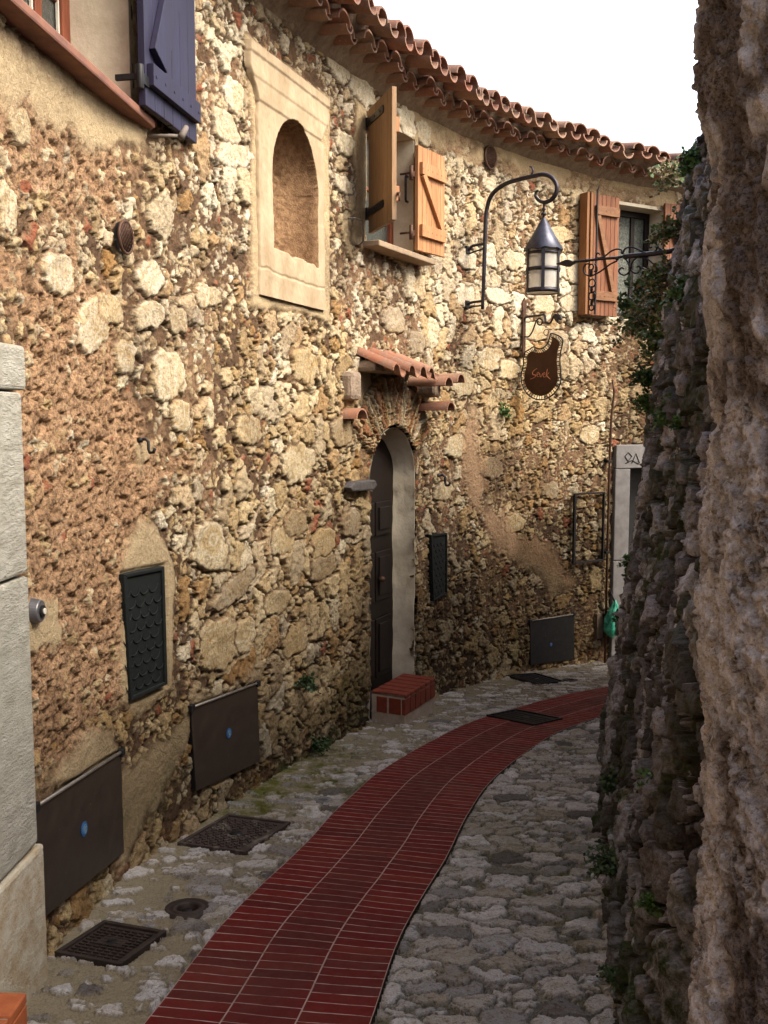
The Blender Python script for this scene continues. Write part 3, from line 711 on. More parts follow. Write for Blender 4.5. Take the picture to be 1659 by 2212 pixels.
# face seen by the camera is +y here
mb = MB(); npl = 6; pw = LL/npl
for k in range(npl): mb.box(k*pw+.0015, (k+1)*pw-.0015, -.03, 0, 0, hgt)
mb.box(.004, LL-.004, -.026, -.008, .004, hgt-.004)
MsT = Ms @ Matrix.Translation((0, 0, hgt*.5)); mb.v = [(x, y, z-hgt*.5) for x, y, z in mb.v]
sh2 = part(mb, 'shutter', M_pine2, MsT, .002); sh2['label'] = 'weathered board shutter swung out from the wall'
for z, pyy in ((zat(800, 540-0, pa), 0),): pass
for zz in (hit(Ms, 800, 272, 0).z, hit(Ms, 800, 465, 0).z):
    r = MB(); r.prism([(-.015, zz-.022), (.32, zz-.024), (.335, zz), (.32, zz+.024), (-.015, zz+.022)], -.038, -.0305)
    for q in (.05, .16, .27): r.box(q-.006, q+.006, -.042, -.038, zz-.006, zz+.006)
    r.tube([(-.02, -.03, zz-.04), (-.02, -.03, zz+.04)], .015, 10)
    part(r, 'shutter_hinge', M_iron, Ms, .001, parent=sh2)
for zz in (hgt-.26, .12):
    r = MB(); r.box(.02, LL-.02, .001, .026, zz, zz+.09); part(r, 'shutter_batten', M_pine, Ms, .003, parent=sh2)
r = MB(); r.box(LL-.02, LL+.02, .002, .02, .155, .165); r.tube([(LL+.02, .01, .16), (LL+.02, .01, .11)], .006, 8); part(r, 'shutter_latch', M_rust, Ms, parent=sh2)
# window 2, right leaf folded back on the wall
Mr = frame_at(925, 440, .075)
xa = hit(Mr, 903, 430).x; xb = hit(Mr, 952, 440).x; zb = hit(Mr, 912, 543).z; ztp = hit(Mr, 898, 310).z
Mr = Mr @ Matrix.Translation((xa, 0, zb)) @ Matrix.Rotation(math.radians(-5), 4, 'Z')
wr = (xb-xa); hr = ztp-zb
shr = shutter(Mr, wr, hr, .03, M_pine, 6, 0, [.10, hr-.20], ((wr-.07, .20), (.05, hr-.20)), npl=6, label='orange pine board shutter folded back on the wall')
for zz in (.12, hr-.2):
    mb = MB(); mb.tube([(-.045, .03, zz-.05), (-.045, .03, zz+.05)], .014, 10); mb.box(-.045, .01, .025, .033, zz-.02, zz+.02); mb.tube([(-.045, .03, zz), (-.05, .12, zz)], .008, 8)
    part(mb, 'shutter_hinge', M_rust, Mr, parent=shr)
# twisted iron handle in the reveal of window 2
mb = MB(); hx = L2-.012
pts = [(hx, .06, .50), (hx-.035, .055, .50), (hx-.035, .055, .68), (hx, .06, .68)]
zz = hit(M2, 862, 400, .05).z
mb.tube([(hx, .05, zz-.09), (hx-.03, .05, zz-.09), (hx-.035, .05, zz-.08), (hx-.035, .05, zz+.08), (hx-.03, .05, zz+.09), (hx, .05, zz+.09)], .009, 8)
part(mb, 'pull_handle', M_iron, M2)
# window 3 leaf
Mw = frame_at(1300, 550, .10)
xa = hit(Mw, 1281, 500).x; xb = hit(Mw, 1337, 500).x; zb = hit(Mw, 1300, 682).z; ztp = hit(Mw, 1300, 421).z
Mw = Mw @ Matrix.Translation((xa, 0, zb)); ww = xb-xa; hw = ztp-zb
sh3 = shutter(Mw, ww, hw, .035, M_pine3, 6, 0, [.14, hw-.19], ((.05, hw-.20), (ww-.08, .23)), npl=6, batten_mat=simple('brown_batten_wood', (.22, .105, .045), (.13, .055, .022), 9, .6, stretch=(1, 5, 5)), label='reddish pine board shutter with chain hanging before it')
for k, (x0, x1, y0, y1) in enumerate(((-.10, -.068, -.02, .08), (-.064, -.034, -.035, .08), (-.03, -.004, -.015, .08))): mb = MB(); mb.box(x0, x1, y0, y1, 0, hw); part(mb, 'shutter_fold', M_fold, Mw, .003, parent=sh3)
mb = MB(); mb.box(-.002, .012, -.05, -.037, .0, hw+.03); mb.tube([(.005, -.045, hw+.02), (.03, -.045, hw+.07)], .007, 6); part(mb, 'shutter_bar', M_black, Mw, parent=sh3)
# far leaf of window 3, a sliver beyond the retaining wall
Mw2 = frame_at(1445, 560, .06); xa = hit(Mw2, 1436, 500).x; zb = hit(Mw2, 1440, 660).z
Mw2 = Mw2 @ Matrix.Translation((xa, 0, zb)); shutter(Mw2, .42, 1.0, .03, M_pine3, 6, 0, [.12, .8], ((.33, .2), (.07, .8)), npl=6)

# ---------------------------------------------------------------- door, reveal, canopy, step
Md, Ld = frame2(wxy(DS0), wxy(DS1), 0)
c = Ld/2; r_ = Ld/2; zs0 = DSPR; rise = DTOP-DSPR; zb0 = DBOT
DD = .17
def arch_pts(grow, n=24, zb=zb0-.05): return [(c-r_-grow, zb)]+[(c-(r_+grow)*math.cos(math.pi*k/n), zs0+(rise+grow)*math.sin(math.pi*k/n)) for k in range(n+1)]+[(c+r_+grow, zb)]
# reveal as a dense skin with lumps
n_h = 60
prof = [(c-r_, zb0-.1+(zs0-zb0+.1)*k/n_h) for k in range(n_h)]+[(c-r_*math.cos(math.pi*k/50), zs0+rise*math.sin(math.pi*k/50)) for k in range(51)]+[(c+r_, zs0-(zs0-zb0+.1)*k/n_h) for k in range(1, n_h+1)]
prof = np.array(prof); ny = 34
ya = np.linspace(-.012, DD, ny); PX = np.repeat(prof[:, 0][:, None], ny, 1); PZ = np.repeat(prof[:, 1][:, None], ny, 1); YA = np.repeat(ya[None, :], len(prof), 0)
cen = np.array([c, zs0]); nx_ = PX-c; nz_ = np.maximum(PZ-zs0, 0); ln = np.hypot(nx_, nz_)
tt = YA/DD; inn = .03+.03*tt
dsp = (fbm(PZ*5+7, YA*5, 810, 4)-.5)*.05*(.5+.8*np.abs(tt-.3))
PX = PX-nx_/ln*(inn*tt**1.2*.8+dsp)+0; PZ = PZ-nz_/ln*(inn*tt*.8+dsp)
q = grid_quads(len(prof), ny)
o = np_mesh('door_reveal', np.stack([PX, YA, PZ], -1).reshape(-1, 3), q[:, ::-1], M_reveal); hpart(o); o.matrix_basis = Md; PM[o.name] = Md.copy()
# rough plaster collar tying reveal and rubble together
mb = MB(); mb.prism(arch_pts(.10), DD, DD+.04); part(mb, 'door', M_dwood, Md); dobj = bpy.data.objects['door']
for (x0, x1, z0, z1) in ((.10, .36, .10, .55), (.10, .36, .68, 1.05), (.10, .36, 1.17, 1.42), (Ld-.36, Ld-.10, .10, .55), (Ld-.36, Ld-.10, .68, 1.05), (Ld-.36, Ld-.10, 1.17, 1.42)):
    mb = MB(); mb.box(x0, x1, DD-.018, DD-.001, zb0+z0, zb0+z1); mb.box(x0+.04, x1-.04, DD-.03, DD-.018, zb0+z0+.04, zb0+z1-.04); part(mb, 'door_panel', M_dwood, Md, .006, parent=dobj)
mb = MB(); mb.lathe([(0, -.02), (.022, -.018), (.026, 0), (.018, .015), (0, .02)], 14, c+.04, DD-.05, zb0+.85); part(mb, 'door_knob', M_rust, Md, parent=dobj)
# threshold board
mb = MB(); mb.box(.0, Ld, .10, DD, zb0-.09, zb0-.005); part(mb, 'threshold', M_dwood, Md, .006)
# protruding dark slab in the left jamb
mb = MB(); z = hit(Md, 785, 1048, -.04); mb.prism([(z.x-.20, z.z-.03), (z.x+.10, z.z-.04), (z.x+.16, z.z-.01), (z.x+.12, z.z+.03), (z.x-.15, z.z+.035), (z.x-.24, z.z)], -.07, .05)
part(mb, 'jamb_stone', simple('dark_slate', (.10, .09, .085), (.06, .052, .05), 30, .85, bump=.6, bd=.006), Md, .012)

def tile_attrs(me, rnds):
    at = me.attributes.new('mx', 'FLOAT_COLOR', 'POINT'); at.data.foreach_set('color', np.array([(0, r, 0, 1) for r in rnds], dtype=np.float32).ravel())
class Tiles(MB):
    def __init__(s): super().__init__(); s.r = []
    def tile(s, f, L, r0, r1, th, up, rn, n=12, tilt=0.0, arc=math.pi):
        """f(x,y,z)->point: x across, y along length, z up. half pipe r0 at y=0, r1 at y=L"""
        vs = []
        ny = 5
        for j in range(ny):
            y = L*j/(ny-1); r = r0+(r1-r0)*j/(ny-1)
            for rr in (r, r-th):
                for k in range(n+1):
                    a = (math.pi-arc)/2+arc*k/n; vs.append(f(rr*math.cos(a), y, up*(rr*math.sin(a)*.82)+tilt*y))
        m = 2*(n+1); fs = []
        for j in range(ny-1):
            for k in range(n):
                a = j*m+k; fs += [(a, a+1, a+m+1, a+m), (a+n+1, a+m+n+1, a+m+n+2, a+n+2)]
            fs += [(j*m, j*m+m, j*m+m+n+1, j*m+n+1), (j*m+n, j*m+2*n+1, j*m+m+2*n+1, j*m+m+n)]
        for j in (0, ny-1):
            for k in range(n): a = j*m+k; fs.append((a, a+n+1, a+n+2, a+1))
        s.add(vs, fs, True); s.r += [rn]*len(vs)
    def finish(s, name, mat):
        o = s.build(name, mat); tile_attrs(o.data, s.r); 
        md = o.modifiers.new('split', 'EDGE_SPLIT'); md.split_angle = .8
        return o
# canopy over the door: fired tiles bedded in mortar
Mc = frame_at(800, 790, 0.0)
cz = hit(Mc, 800, 790, 0).z
T = Tiles(); wid = .80; x_first = hit(Mc, 785, 770, -.05).x+.07
pitch = .20
for k in range(4):
    x0 = x_first+k*pitch; j = random.uniform(-.02, .02)
    T.tile(lambda x, y, z, x0=x0, j=j: (x0+x, .04-y+j, cz+.085+z*1.1-.42*y), .31, .055, .060, .013, 1, random.random())
    T.tile(lambda x, y, z, x0=x0+pitch/2, j=j: (x0+x, .04-y+j, cz+.09+z*1.1-.42*y), .31, .048, .048, .013, -1, random.random())
o = T.finish('door_canopy', M_tile2); hpart(o); o.matrix_basis = Mc; PM[o.name] = Mc.copy(); can = o
def corbel(px_x0, yout, z0, n, name='canopy_corbel', s=1):
    T = Tiles()
    for k in range(n):
        T.tile(lambda x, y, z, k=k: (px_x0+x+k*.02, .03-y, z0-k*.085+z), yout-.10*k, .085, .085, .014, 1, random.random())
    o = T.finish(name, M_tile2); o.parent = can; o.matrix_parent_inverse = Mc.inverted(); o.matrix_basis = Mc; return o
cl_ = hit(Mc, 778, 830, -.10).x; cr2 = hit(Mc, 936, 830, -.12).x
for (x0, x1, y0, z0, z1) in ((x_first-.05, x_first+pitch*3+.05, -.13, cz-.05, cz+.03), (cl_-.06, cl_+.10, -.07, cz-.24, cz-.052), (cr2-.07, cr2+.05, -.17, cz-.20, cz-.052)):
    mb = MB(); mb.box(x0, x1, y0, .03, z0, z1); o = mb.build('canopy_mortar', M_mortar, None, .03); o.parent = can; o.matrix_parent_inverse = Mc.inverted(); o.matrix_basis = Mc
corbel(cl_+.01, .14, cz-.36, 1); corbel(cr2-.01, .30, cz-.30, 1); corbel(cr2+.04, .36, cz-.09, 1); corbel(cr2-.16, .34, cz-.12, 1)

# ---------------------------------------------------------------- roof and eaves
eave = EAVE
def wfr(s):
    t = wt(s); p = wxy(s); return p, t
def fwall(s, base_o, zb):
    p, t = wfr(s)
    def f(x, y, z): 
        o = base_o+y
        return (p[0]+t[0]*x+t[1]*o, p[1]+t[1]*x-t[0]*o, zb+z)
    return f
mb = MB()
ss = np.linspace(3.0, SS[-1]-.1, 120)
def ribbon(mb, ss, prof):
    vs = []; m = len(prof)
    for s in ss:
        p, t = wfr(s)
        for k, (o, z) in enumerate(prof):
            q = (fbm(np.array(s*9.), np.array(k*3.3+z), 900, 3)-.5)*.03 if 0 < k < m-1 else 0
            vs.append((p[0]+t[1]*(o+q), p[1]-t[0]*(o+q), z-eave+ez(s)+q*.6))
    mb.add(vs, [(i*m+k, i*m+k+1, (i+1)*m+k+1, (i+1)*m+k) for i in range(len(ss)-1) for k in range(m-1)], True)
ribbon(mb, ss, [(-.1, eave-.07), (.012, eave-.045), (.04, eave-.01), (.10, eave+.03), (.16, eave+.06), (.20, eave+.085), (.225, eave+.12), (.26, eave+.145), (.30, eave+.165), (.2, eave+.20), (-.5, eave+.4)])
roofp = hpart(mb.build('roof', M_mortar)); PM[roofp.name] = Matrix()
def roofchild(o): o.parent = roofp; o.matrix_parent_inverse = Matrix(); return o
T = Tiles(); s = 3.2; k = 0
while s < SS[-1]-.3:
    j = random.uniform(-.035, .035); jz = random.uniform(-.014, .012); tw = random.uniform(-.03, .03)
    T.tile(fwall(s, -.02, ez(s)+.035+jz), .25+j, .085, .09, .015, 1, random.random(), tilt=-.10)
    T.tile(fwall(s+.105, -.02, ez(s)+.055+jz), .235+j, .05, .05, .014, -1, random.random(), tilt=-.10)
    s += .205+random.uniform(-.012, .012)
T.finish('eave_tiles', M_tile); roofchild(bpy.data.objects['eave_tiles'])
T = Tiles(); s = 3.1
while s < SS[-1]-.3:
    j = random.uniform(-.05, .04); jz = random.uniform(-.02, .018); rr = random.uniform(.082, .096)
    T.tile(fwall(s, .02, ez(s)+.205+jz), .36+j, .088, rr, .015, 1, random.random(), tilt=-.20)
    T.tile(fwall(s+.105, .02, ez(s)+.195+jz), .37+j*.5, .075, .07, .014, -1, random.random(), tilt=-.20)
    # rows further up the slope
    for q in range(1, 5):
        T.tile(fwall(s, .02-.34*q, ez(s)+.220+.068*q+jz), .42, .08, .09, .015, 1, random.random(), n=6, tilt=-.20)
    s += .205+random.uniform(-.01, .01)
o = T.finish('roof_tiles', M_tile); roofchild(o)

# ---------------------------------------------------------------- stone surrounds of the two other doorways
Mj = frame_at(45, 1300, 0)
def jx(px, py, o=-.03): return hit(Mj, px, py, o)
for (pts, mname) in (([(47, 748), (47, 843)], 0), ([(42, 848), (48, 1238)], 0), ([(48, 1245), (78, 1815)], 0)):
    a = jx(*pts[0]); b = jx(*pts[1]); xr = (a.x+b.x)/2
    mb = MB(); mb.box(xr-.50, xr, -.045, .10, b.z, a.z); part(mb, 'jamb_stone', M_jamb, Mj, .012)
a = jx(80, 1822); mb = MB(); mb.box(a.x-.5, a.x+.01, -.05, .10, jx(85, 2150).z-.1, a.z); part(mb, 'jamb_stone', simple('worn_ochre_stone', (.46, .42, .33), (.32, .24, .14), 12, .9, bump=.8, bd=.012, bscale=30), Mj, .012)
# far doorway
Mf, _ = frame2(wxy(FD0), wxy(FD1), 0)
zt = FDT; zb = FDB
mb = MB(); mb.box(-.19, .88, -.05, .12, zt, zt+.235); lint = part(mb, 'door_lintel', M_jamb2, Mf, .008)
mb = MB()                                                  # incised monogram on the lintel
z = hit(Mf, 1365, 990, -.052); 
def strokes(mb, o, pts, r=.005): mb.tube([(o.x+x, -.052, o.z+y) for x, y in pts], r, 6)
strokes(mb, z, [(-.09, .02), (-.05, .06), (0, .02), (-.05, -.03), (-.09, .02)]); strokes(mb, z, [(0, -.05), (.05, .05), (.10, -.05)]); strokes(mb, z, [(-.08, -.05), (0, -.02), (.09, -.06)])
part(mb, 'lintel_carving', M_black, Mf, parent=lint)
zj = hit(Mf, 1330, 1212, -.05).z
for (a, b) in ((zj+.004, zt-.004), (zb-.1, zj-.004)):
    mb = MB(); mb.box(-.19, -.0, -.045, .30, a, b); part(mb, 'jamb_stone', M_jamb2, Mf, .008)
mb = MB(); mb.box(0, .8, .30, .34, zb-.1, zt+.1); part(mb, 'door', M_black, Mf)

# ---------------------------------------------------------------- street ground
gnd = MB(); gnd.add([(-300, -300, -1.75), (300, -300, -1.75), (300, 300, -1.75), (-300, 300, -1.75)], [(0, 1, 2, 3)])
tag(gnd.build('ground', M_pave), 'bare earth below and around the village', None, None, 'structure')
# path centre line
pc = np.array([(-.95, -1.5), (-.78, .2), (-.60, 1.4), (-.37, 2.68), (-.255, 3.36), (-.045, 4.13), (.10, 4.73), (.335, 5.47), (.82, 6.48), (1.30, 7.12), (1.9, 7.75), (3.0, 8.6), (4.5, 9.5)])
PSS, PP = smooth_path(pc, 1500)
# path needs straight bottom: width grows slightly
PT = np.gradient(PP, PSS, axis=0); PT /= np.hypot(PT[:, 0], PT[:, 1])[:, None]
def pwid(s): return .325
# paving grid: rows by depth
yy = steps(-2.2, 11.5, lambda y: .03 if y < 1.6 else (.0042+.0011*max(0, y-2)))
xx = steps(-1.45, 2.9, lambda x: .0065)
X, Yg = np.meshgrid(xx, yy, indexing='ij')
# distance to path centre
def path_uv(x, y):
    best = np.full(x.shape, 9.); u = np.zeros(x.shape)
    for k in range(0, len(PSS), 12):
        d = np.hypot(x-PP[k, 0], y-PP[k, 1]); m = d < best
        side = (x-PP[k, 0])*PT[k, 1]-(y-PP[k, 1])*PT[k, 0]
        u = np.where(m, side, u); best = np.where(m, d, best)
    return u
U = path_uv(X, Yg)
left = (U < 0)
# cement strip by the house, stones nearer the red path ; right side: big stones
nrm_left = np.interp(Yg, WP[:, 1], WP[:, 0]); dwall = (X-nrm_left)
cem = np.clip(np.where(left, sst(.50, .22, dwall+(fbm(X*5, Yg*5, 820, 3)-.5)*.45)*.85+.30*sst(.4, .6, fbm(X*4, Yg*4, 821, 3)), 0.0), 0, 1)
presL = np.where(left, .62-.50*cem, .82); presM = np.where(left, .62-.5*cem, .80); presS = np.where(left, .40-.28*cem, .6)
gm_ = (fbm(X*6, Yg*6, 830, 4)-.5)*.014+(fbm(X*40, Yg*40, 831, 2)-.5)*.004-.006
Hg = gm_.copy(); stone = np.zeros_like(Hg); rnd = np.zeros_like(Hg)
for (cs, asp, seed, warp, pres, gap, rel, soft) in ((.036, 1.5, 841, .45, presS, .20, .006, .16), (.060, 1.6, 851, .46, presM, .12, .010, .10), (.098, 1.6, 861, .46, presL, .07, .015, .07)):
    own, m, h, r = stone_layer(X, Yg, cs, asp, seed, warp, pres, gap, rel, soft)
    h = np.minimum(h, rel*1.1)*.9
    Hg = np.where(own, gm_*(1-.5*m)+m*(h*.6+.003)-.005*(1-m), Hg); stone = np.where(own, m, stone); rnd = np.where(own, r, rnd)
mossg = np.clip(1.0*sst(.50, .1, dwall+(fbm(X*6, Yg*6, 874, 3)-.5)*.3)*sst(4.3, 4.8, Yg)*sst(6.4, 5.8, Yg)*left + sst(.62, .72, fbm(X*2.5, Yg*2.5, 870, 4))*.35*(1-left) + (1-left)*.5*sst(.50, .66, fbm(X*9, Yg*9, 872, 3))*(1-stone)*.8, 0, 1)
mossg = np.clip(mossg+.9*sst(.15, .02, np.abs(np.hypot((X+.30)/1.2, (Yg-5.05)/.9)-.1)-.28)*left*sst(.35, .6, fbm(X*7, Yg*7, 873, 3)), 0, 1)
far_dark = np.clip(sst(6.5, 8.5, Yg)*.8+.25, 0, 1);  # paving gets darker towards the far end
# sink the ground under path and under the covers
Zg = -.1*Yg+Hg
Zg = np.where(np.abs(U) < .335, -.1*Yg-.03, Zg)
edge = sst(.36, .338, np.abs(U)); Zg = Zg*(1-edge)+(-.1*Yg-.012)*edge*1.0 if False else Zg
COV = []   # rectangles (centre, half sizes, angle)
def cover_rect(px):
    P = [ground(*p) for p in px]; c = sum(P)/4; a = (P[1]-P[0]+P[2]-P[3])/2; L = np.hypot(a[0], a[1]); b = (P[3]-P[0]+P[2]-P[1])/2
    ang = math.atan2(a[1], a[0]); pb = np.array([-math.sin(ang), math.cos(ang)]); Wd = abs(b[:2] @ pb)
    COV.append((c, L, Wd, ang)); return c, L, Wd, ang
covers = [cover_rect([(405, 1830), (553, 1840), (607, 1778), (470, 1752)]), cover_rect([(137, 2068), (290, 2085), (332, 2012), (205, 1980)]),
          cover_rect([(1060, 1549), (1163, 1573), (1205, 1552), (1105, 1534)]), cover_rect([(1100, 1462), (1165, 1481), (1212, 1471), (1150, 1453)])]
for (c_, L_, W_, a_) in covers:
    dx = X-c_[0]; dy = Yg-c_[1]; lx = dx*math.cos(a_)+dy*math.sin(a_); ly = -dx*math.sin(a_)+dy*math.cos(a_)
    m = (np.abs(lx) < L_/2+.008) & (np.abs(ly) < W_/2+.008); Zg = np.where(m, -.1*Yg-.04, Zg)
holes = [(ground(697, 1729), .045), (ground(405, 1962), .075), (ground(432, 2005), .03), (ground(1232, 1469), .06)]
for (p, r) in holes:
    d = np.hypot(X-p[0], Yg-p[1]); Zg = np.where(d < r, -.1*Yg-.05, Zg)
Zg = np.where(dwall < -.10, Zg-.02, Zg)
V = np.stack([X, Yg, Zg], -1).reshape(-1, 3)
mx = np.stack([stone, rnd, np.clip(cem+left*.5, 0, 1)*(1-stone), far_dark], -1).reshape(-1, 4); my = np.stack([stone*0, stone*0, mossg, stone*0], -1).reshape(-1, 4)
kp = ((np.abs(U) > .322) | (Yg < -9))[:-1, :-1]
tag(np_mesh('pavement', V, grid_quads(len(xx), len(yy), kp), M_pave, None, {'mx': mx, 'my': my, 'mz': mzf(np.ones(Zg.size))}, smooth=False), 'rubble stone paving bedded in sandy cement', None, None, 'structure')
# far skirt of street beyond the detailed grid
mb = MB(); mb.add([(-1.6, -9, .9-.02), (3.5, -9, .9-.02), (3.5, -2.2, .2), (-1.6, -2.2, .2)], [(0, 1, 2, 3)]); mb.add([(2.85, 5, -.52), (9, 5, -.52), (9, 13, -1.32), (2.85, 13, -1.32)], [(0, 1, 2, 3)])
tag(mb.build('street', M_pave), 'plain street surface continuing out of sight', None, None, 'structure')
# red brick path
def path_mat():
    m, t, b = nt('red_path_bricks'); n = N(t); uv = n.new('UVMap', uv_map='UVMap').outputs[0]
    sx = n.new('SeparateXYZ'); n.lk(uv, sx.inputs[0]); u = sx.outputs[0]; v = sx.outputs[1]
    ob = n.obj()
    wob = n.math('MULTIPLY', n.math('SUBTRACT', n.noise(6, 3, .5, ob), .5), .012)
    v = n.math('ADD', v, wob); BH, BW = .057, .65/3
    col_i = n.math('FLOOR', n.math('DIVIDE', u, BW))
    # each column slightly shifted
    wn1 = n.new('TexWhiteNoise', noise_dimensions='1D'); n.lk(col_i, wn1.inputs['W'])
    v2 = n.math('ADD', v, n.math('MULTIPLY', wn1.outputs['Value'], .018))
    row = n.math('FLOOR', n.math('DIVIDE', v2, BH)); fr = n.math('FRACT', n.math('DIVIDE', v2, BH)); fu = n.math('FRACT', n.math('DIVIDE', u, BW))
    dv = n.math('MULTIPLY', n.math('MINIMUM', fr, n.math('SUBTRACT', 1, fr)), BH); du = n.math('MULTIPLY', n.math('MINIMUM', fu, n.math('SUBTRACT', 1, fu)), BW)
    jn = n.noise(11, 3, .6, ob)
    jv = n.rng(n.math('SUBTRACT', dv, n.math('MULTIPLY', n.rng(jn, .3, .7, -.001, .0012), 1)), .0011, .0026, 1, 0)
    ju = n.rng(du, .0018, .0034, 1, 0)
    j = n.math('MAXIMUM', jv, ju, clamp=True)
    cmb = n.new('CombineXYZ'); n.lk(col_i, cmb.inputs[0]); n.lk(row, cmb.inputs[1])
    wn2 = n.new('TexWhiteNoise', noise_dimensions='3D'); n.lk(cmb.outputs[0], wn2.inputs['Vector'])
    col = n.ramp(wn2.outputs['Value'], [(0, (.105, .007, .006)), (.4, (.135, .009, .007)), (.7, (.080, .007, .006)), (.88, (.15, .016, .009)), (1, (.10, .012, .010))])
    mid = n.rng(n.math('ABSOLUTE', n.math('SUBTRACT', u, .325)), .07, .14, 1, 0)
    mid = n.math('MULTIPLY', mid, n.rng(n.noise(3, 4, .6, ob), .3, .6, .5, 1))
    col = n.mix(n.math('MULTIPLY', mid, .55), col, (.060, .014, .012))
    col = n.mix(n.rng(n.noise(55, 5, .75, ob), .45, .75, 0, .55), col, (.05, .018, .012))
    jc = n.mix(n.math('MULTIPLY', mid, .6), (.42, .29, .25), (.19, .09, .075)); jc = n.mix(n.rng(n.noise(16, 4, .7, ob), .52, .70), jc, (.16, .07, .055))
    col = n.mix(j, col, jc)
    col = n.mix(n.rng(n.noise(1.3, 4, .6, ob), .5, .75, 0, .35), col, (.10, .05, .035))
    n.lk(col, b.inputs['Base Color']); n.lk(n.rng(n.noise(20, 4, .6, ob), .3, .7, .6, .85), b.inputs['Roughness'])
    b.inputs['Specular IOR Level'].default_value = .14
    hgt = n.math('SUBTRACT', n.math('MULTIPLY', n.noise(80, 4, .7, ob), .25), j)
    n.lk(n.bump(hgt, .6, .003), b.inputs['Normal'])
    return m
ps = np.arange(0, PSS[-1], .02); pu = np.linspace(-.325, .325, 22)
px_ = np.interp(ps, PSS, PP[:, 0]); py_ = np.interp(ps, PSS, PP[:, 1]); ptx = np.interp(ps, PSS, PT[:, 0]); pty = np.interp(ps, PSS, PT[:, 1])
PXg = px_[:, None]+pty[:, None]*pu[None, :]; PYg = py_[:, None]-ptx[:, None]*pu[None, :]
PZg = -.1*PYg+.004+(fbm(PXg*3, PYg*3, 880, 3)-.5)*.010
rr_ = np.abs(pu)[None, :]; 
uvs = np.stack([np.repeat((pu+.325)[None, :], len(ps), 0), np.repeat(ps[:, None], len(pu), 1)], -1).reshape(-1, 2)
c_, L_, W_, a_ = covers[2]
dx = PXg-c_[0]; dy = PYg-c_[1]; lx = dx*math.cos(a_)+dy*math.sin(a_); ly = -dx*math.sin(a_)+dy*math.cos(a_)
tag(np_mesh('path', np.stack([PXg, PYg, PZg], -1).reshape(-1, 3), grid_quads(len(ps), len(pu)), path_mat(), None, None, True, uvs), 'curving strip of dark red paving bricks down the alley', None, None, 'structure')

# ---------------------------------------------------------------- covers and drains in the street
SL = math.atan(.1)
def ground_frame(c, ang, lift=0.0):
    n = Vector((0, .1, 1)).normalized(); xa = Vector((math.cos(ang), math.sin(ang), -.1*math.sin(ang))).normalized(); ya = n.cross(xa)
    return Matrix(((xa.x, ya.x, n.x, c[0]), (xa.y, ya.y, n.y, c[1]), (xa.z, ya.z, n.z, -.1*c[1]+lift), (0, 0, 0, 1)))
def cover(idx, name, label, pat, mat, lift=0.0):
    c, L, W, a = covers[idx]; root = thing(name, label, 'manhole cover', ground_frame(c, a, lift), 'metal covers set in the alley floor')
    mb = MB(); t = .018
    mb.box(-L/2, L/2, -W/2, -W/2+t, -.03, .004); mb.box(-L/2, L/2, W/2-t, W/2, -.03, .004); mb.box(-L/2, -L/2+t, -W/2+t, W/2-t, -.03, .004); mb.box(L/2-t, L/2, -W/2+t, W/2-t, -.03, .004)
    mb.build('frame', mat, root, .002)
    mb = MB(); l = L/2-t-.003; w_ = W/2-t-.003
    mb.box(-l, l, -w_, w_, -.03, -.004)
    if pat == 'diamond':
        st_ = .042; i = 0; y = -w_+.02
        while y < w_-.015:
            x = -l+.02+(.021 if i % 2 else 0)
            while x < l-.02:
                if math.hypot(x, y) > .045: 
                    M = Matrix.Translation((x, y, 0)) @ Matrix.Rotation(.785 if i % 2 else -.785, 4, 'Z'); mb.box(-.014, .014, -.006, .006, -.004, .003, M)
                x += st_
            y += st_*.6; i += 1
    elif pat == 'ribs':
        y = -w_+.012
        while y < w_-.012:
            for k in range(int(2*l/.03)):
                x = -l+.012+k*.03
                mb.box(x, x+.022, y-.004, y+.004, -.004, .0025)
            y += .02
        mb.box(-.05, .05, -.03, .03, -.004, .001)
    else:
        for k in range(int(2*w_/.05)): mb.box(-l+.01, l-.01, -w_+.02+k*.05, -w_+.026+k*.05, -.004, -.001)
    p = mb.build('lid', mat, root, 0)
    mb = MB(); mb.lathe([(0, .0025), (.018, .0025), (.022, 0), (.03, 0), (.032, -.004)], 16); mb.build('lifting_hole', M_black, root)
    return root
M_cast = simple('cast_iron_worn', (.055, .038, .030), (.028, .02, .016), 18, .6, .3, .3, .002)
M_castdirt = simple('cast_iron_with_cement', (.050, .034, .028), (.17, .145, .11), 9, .75, .1, .3, .002, lo=.52, hi=.66)
cover(0, 'manhole_cover', 'studded iron cover smeared with cement, on the paving below the second cabinet', 'diamond', M_castdirt)
cover(1, 'manhole_cover', 'brown ribbed iron cover in the paving at the foot of the nearest cabinet', 'ribs', M_cast)
cover(2, 'manhole_cover', 'black cover let into the red brick strip', 'plain', M_black, .012)
cover(3, 'manhole_cover', 'small black cover in the paving before the farthest cabinet', 'plain', M_black, .006)
def drain(idx, name, label, ring=True):
    p, r = holes[idx]; root = thing(name, label, 'drain', ground_frame(p, 0, 0.0), 'round drains in the alley floor')
    mb = MB()
    mb.lathe([(r*.55, -.03), (r*.55, .0), (r*.62, .006), (r*.78, .006), (r*.82, .002), (r*.95, .003), (r*1.12, .006), (r*1.2, -.02)], 28)
    mb.build('rim', M_jamb2 if idx == 0 else M_cast, root)
    mb = MB(); mb.lathe([(0, -.03), (r*.5, -.03), (r*.56, -.02)], 20); mb.lathe([(0, -.006), (r*.22, -.006), (r*.25, -.02)], 14); mb.build('plug', M_black, root)
drain(0, 'round_drain', 'small round drain with a pale rim, on mossy paving left of the red bricks')
drain(1, 'round_drain', 'open dark round drain hole beside the red bricks')
drain(3, 'round_drain', 'tiny dark round drain at the far end, right of the small black cover')

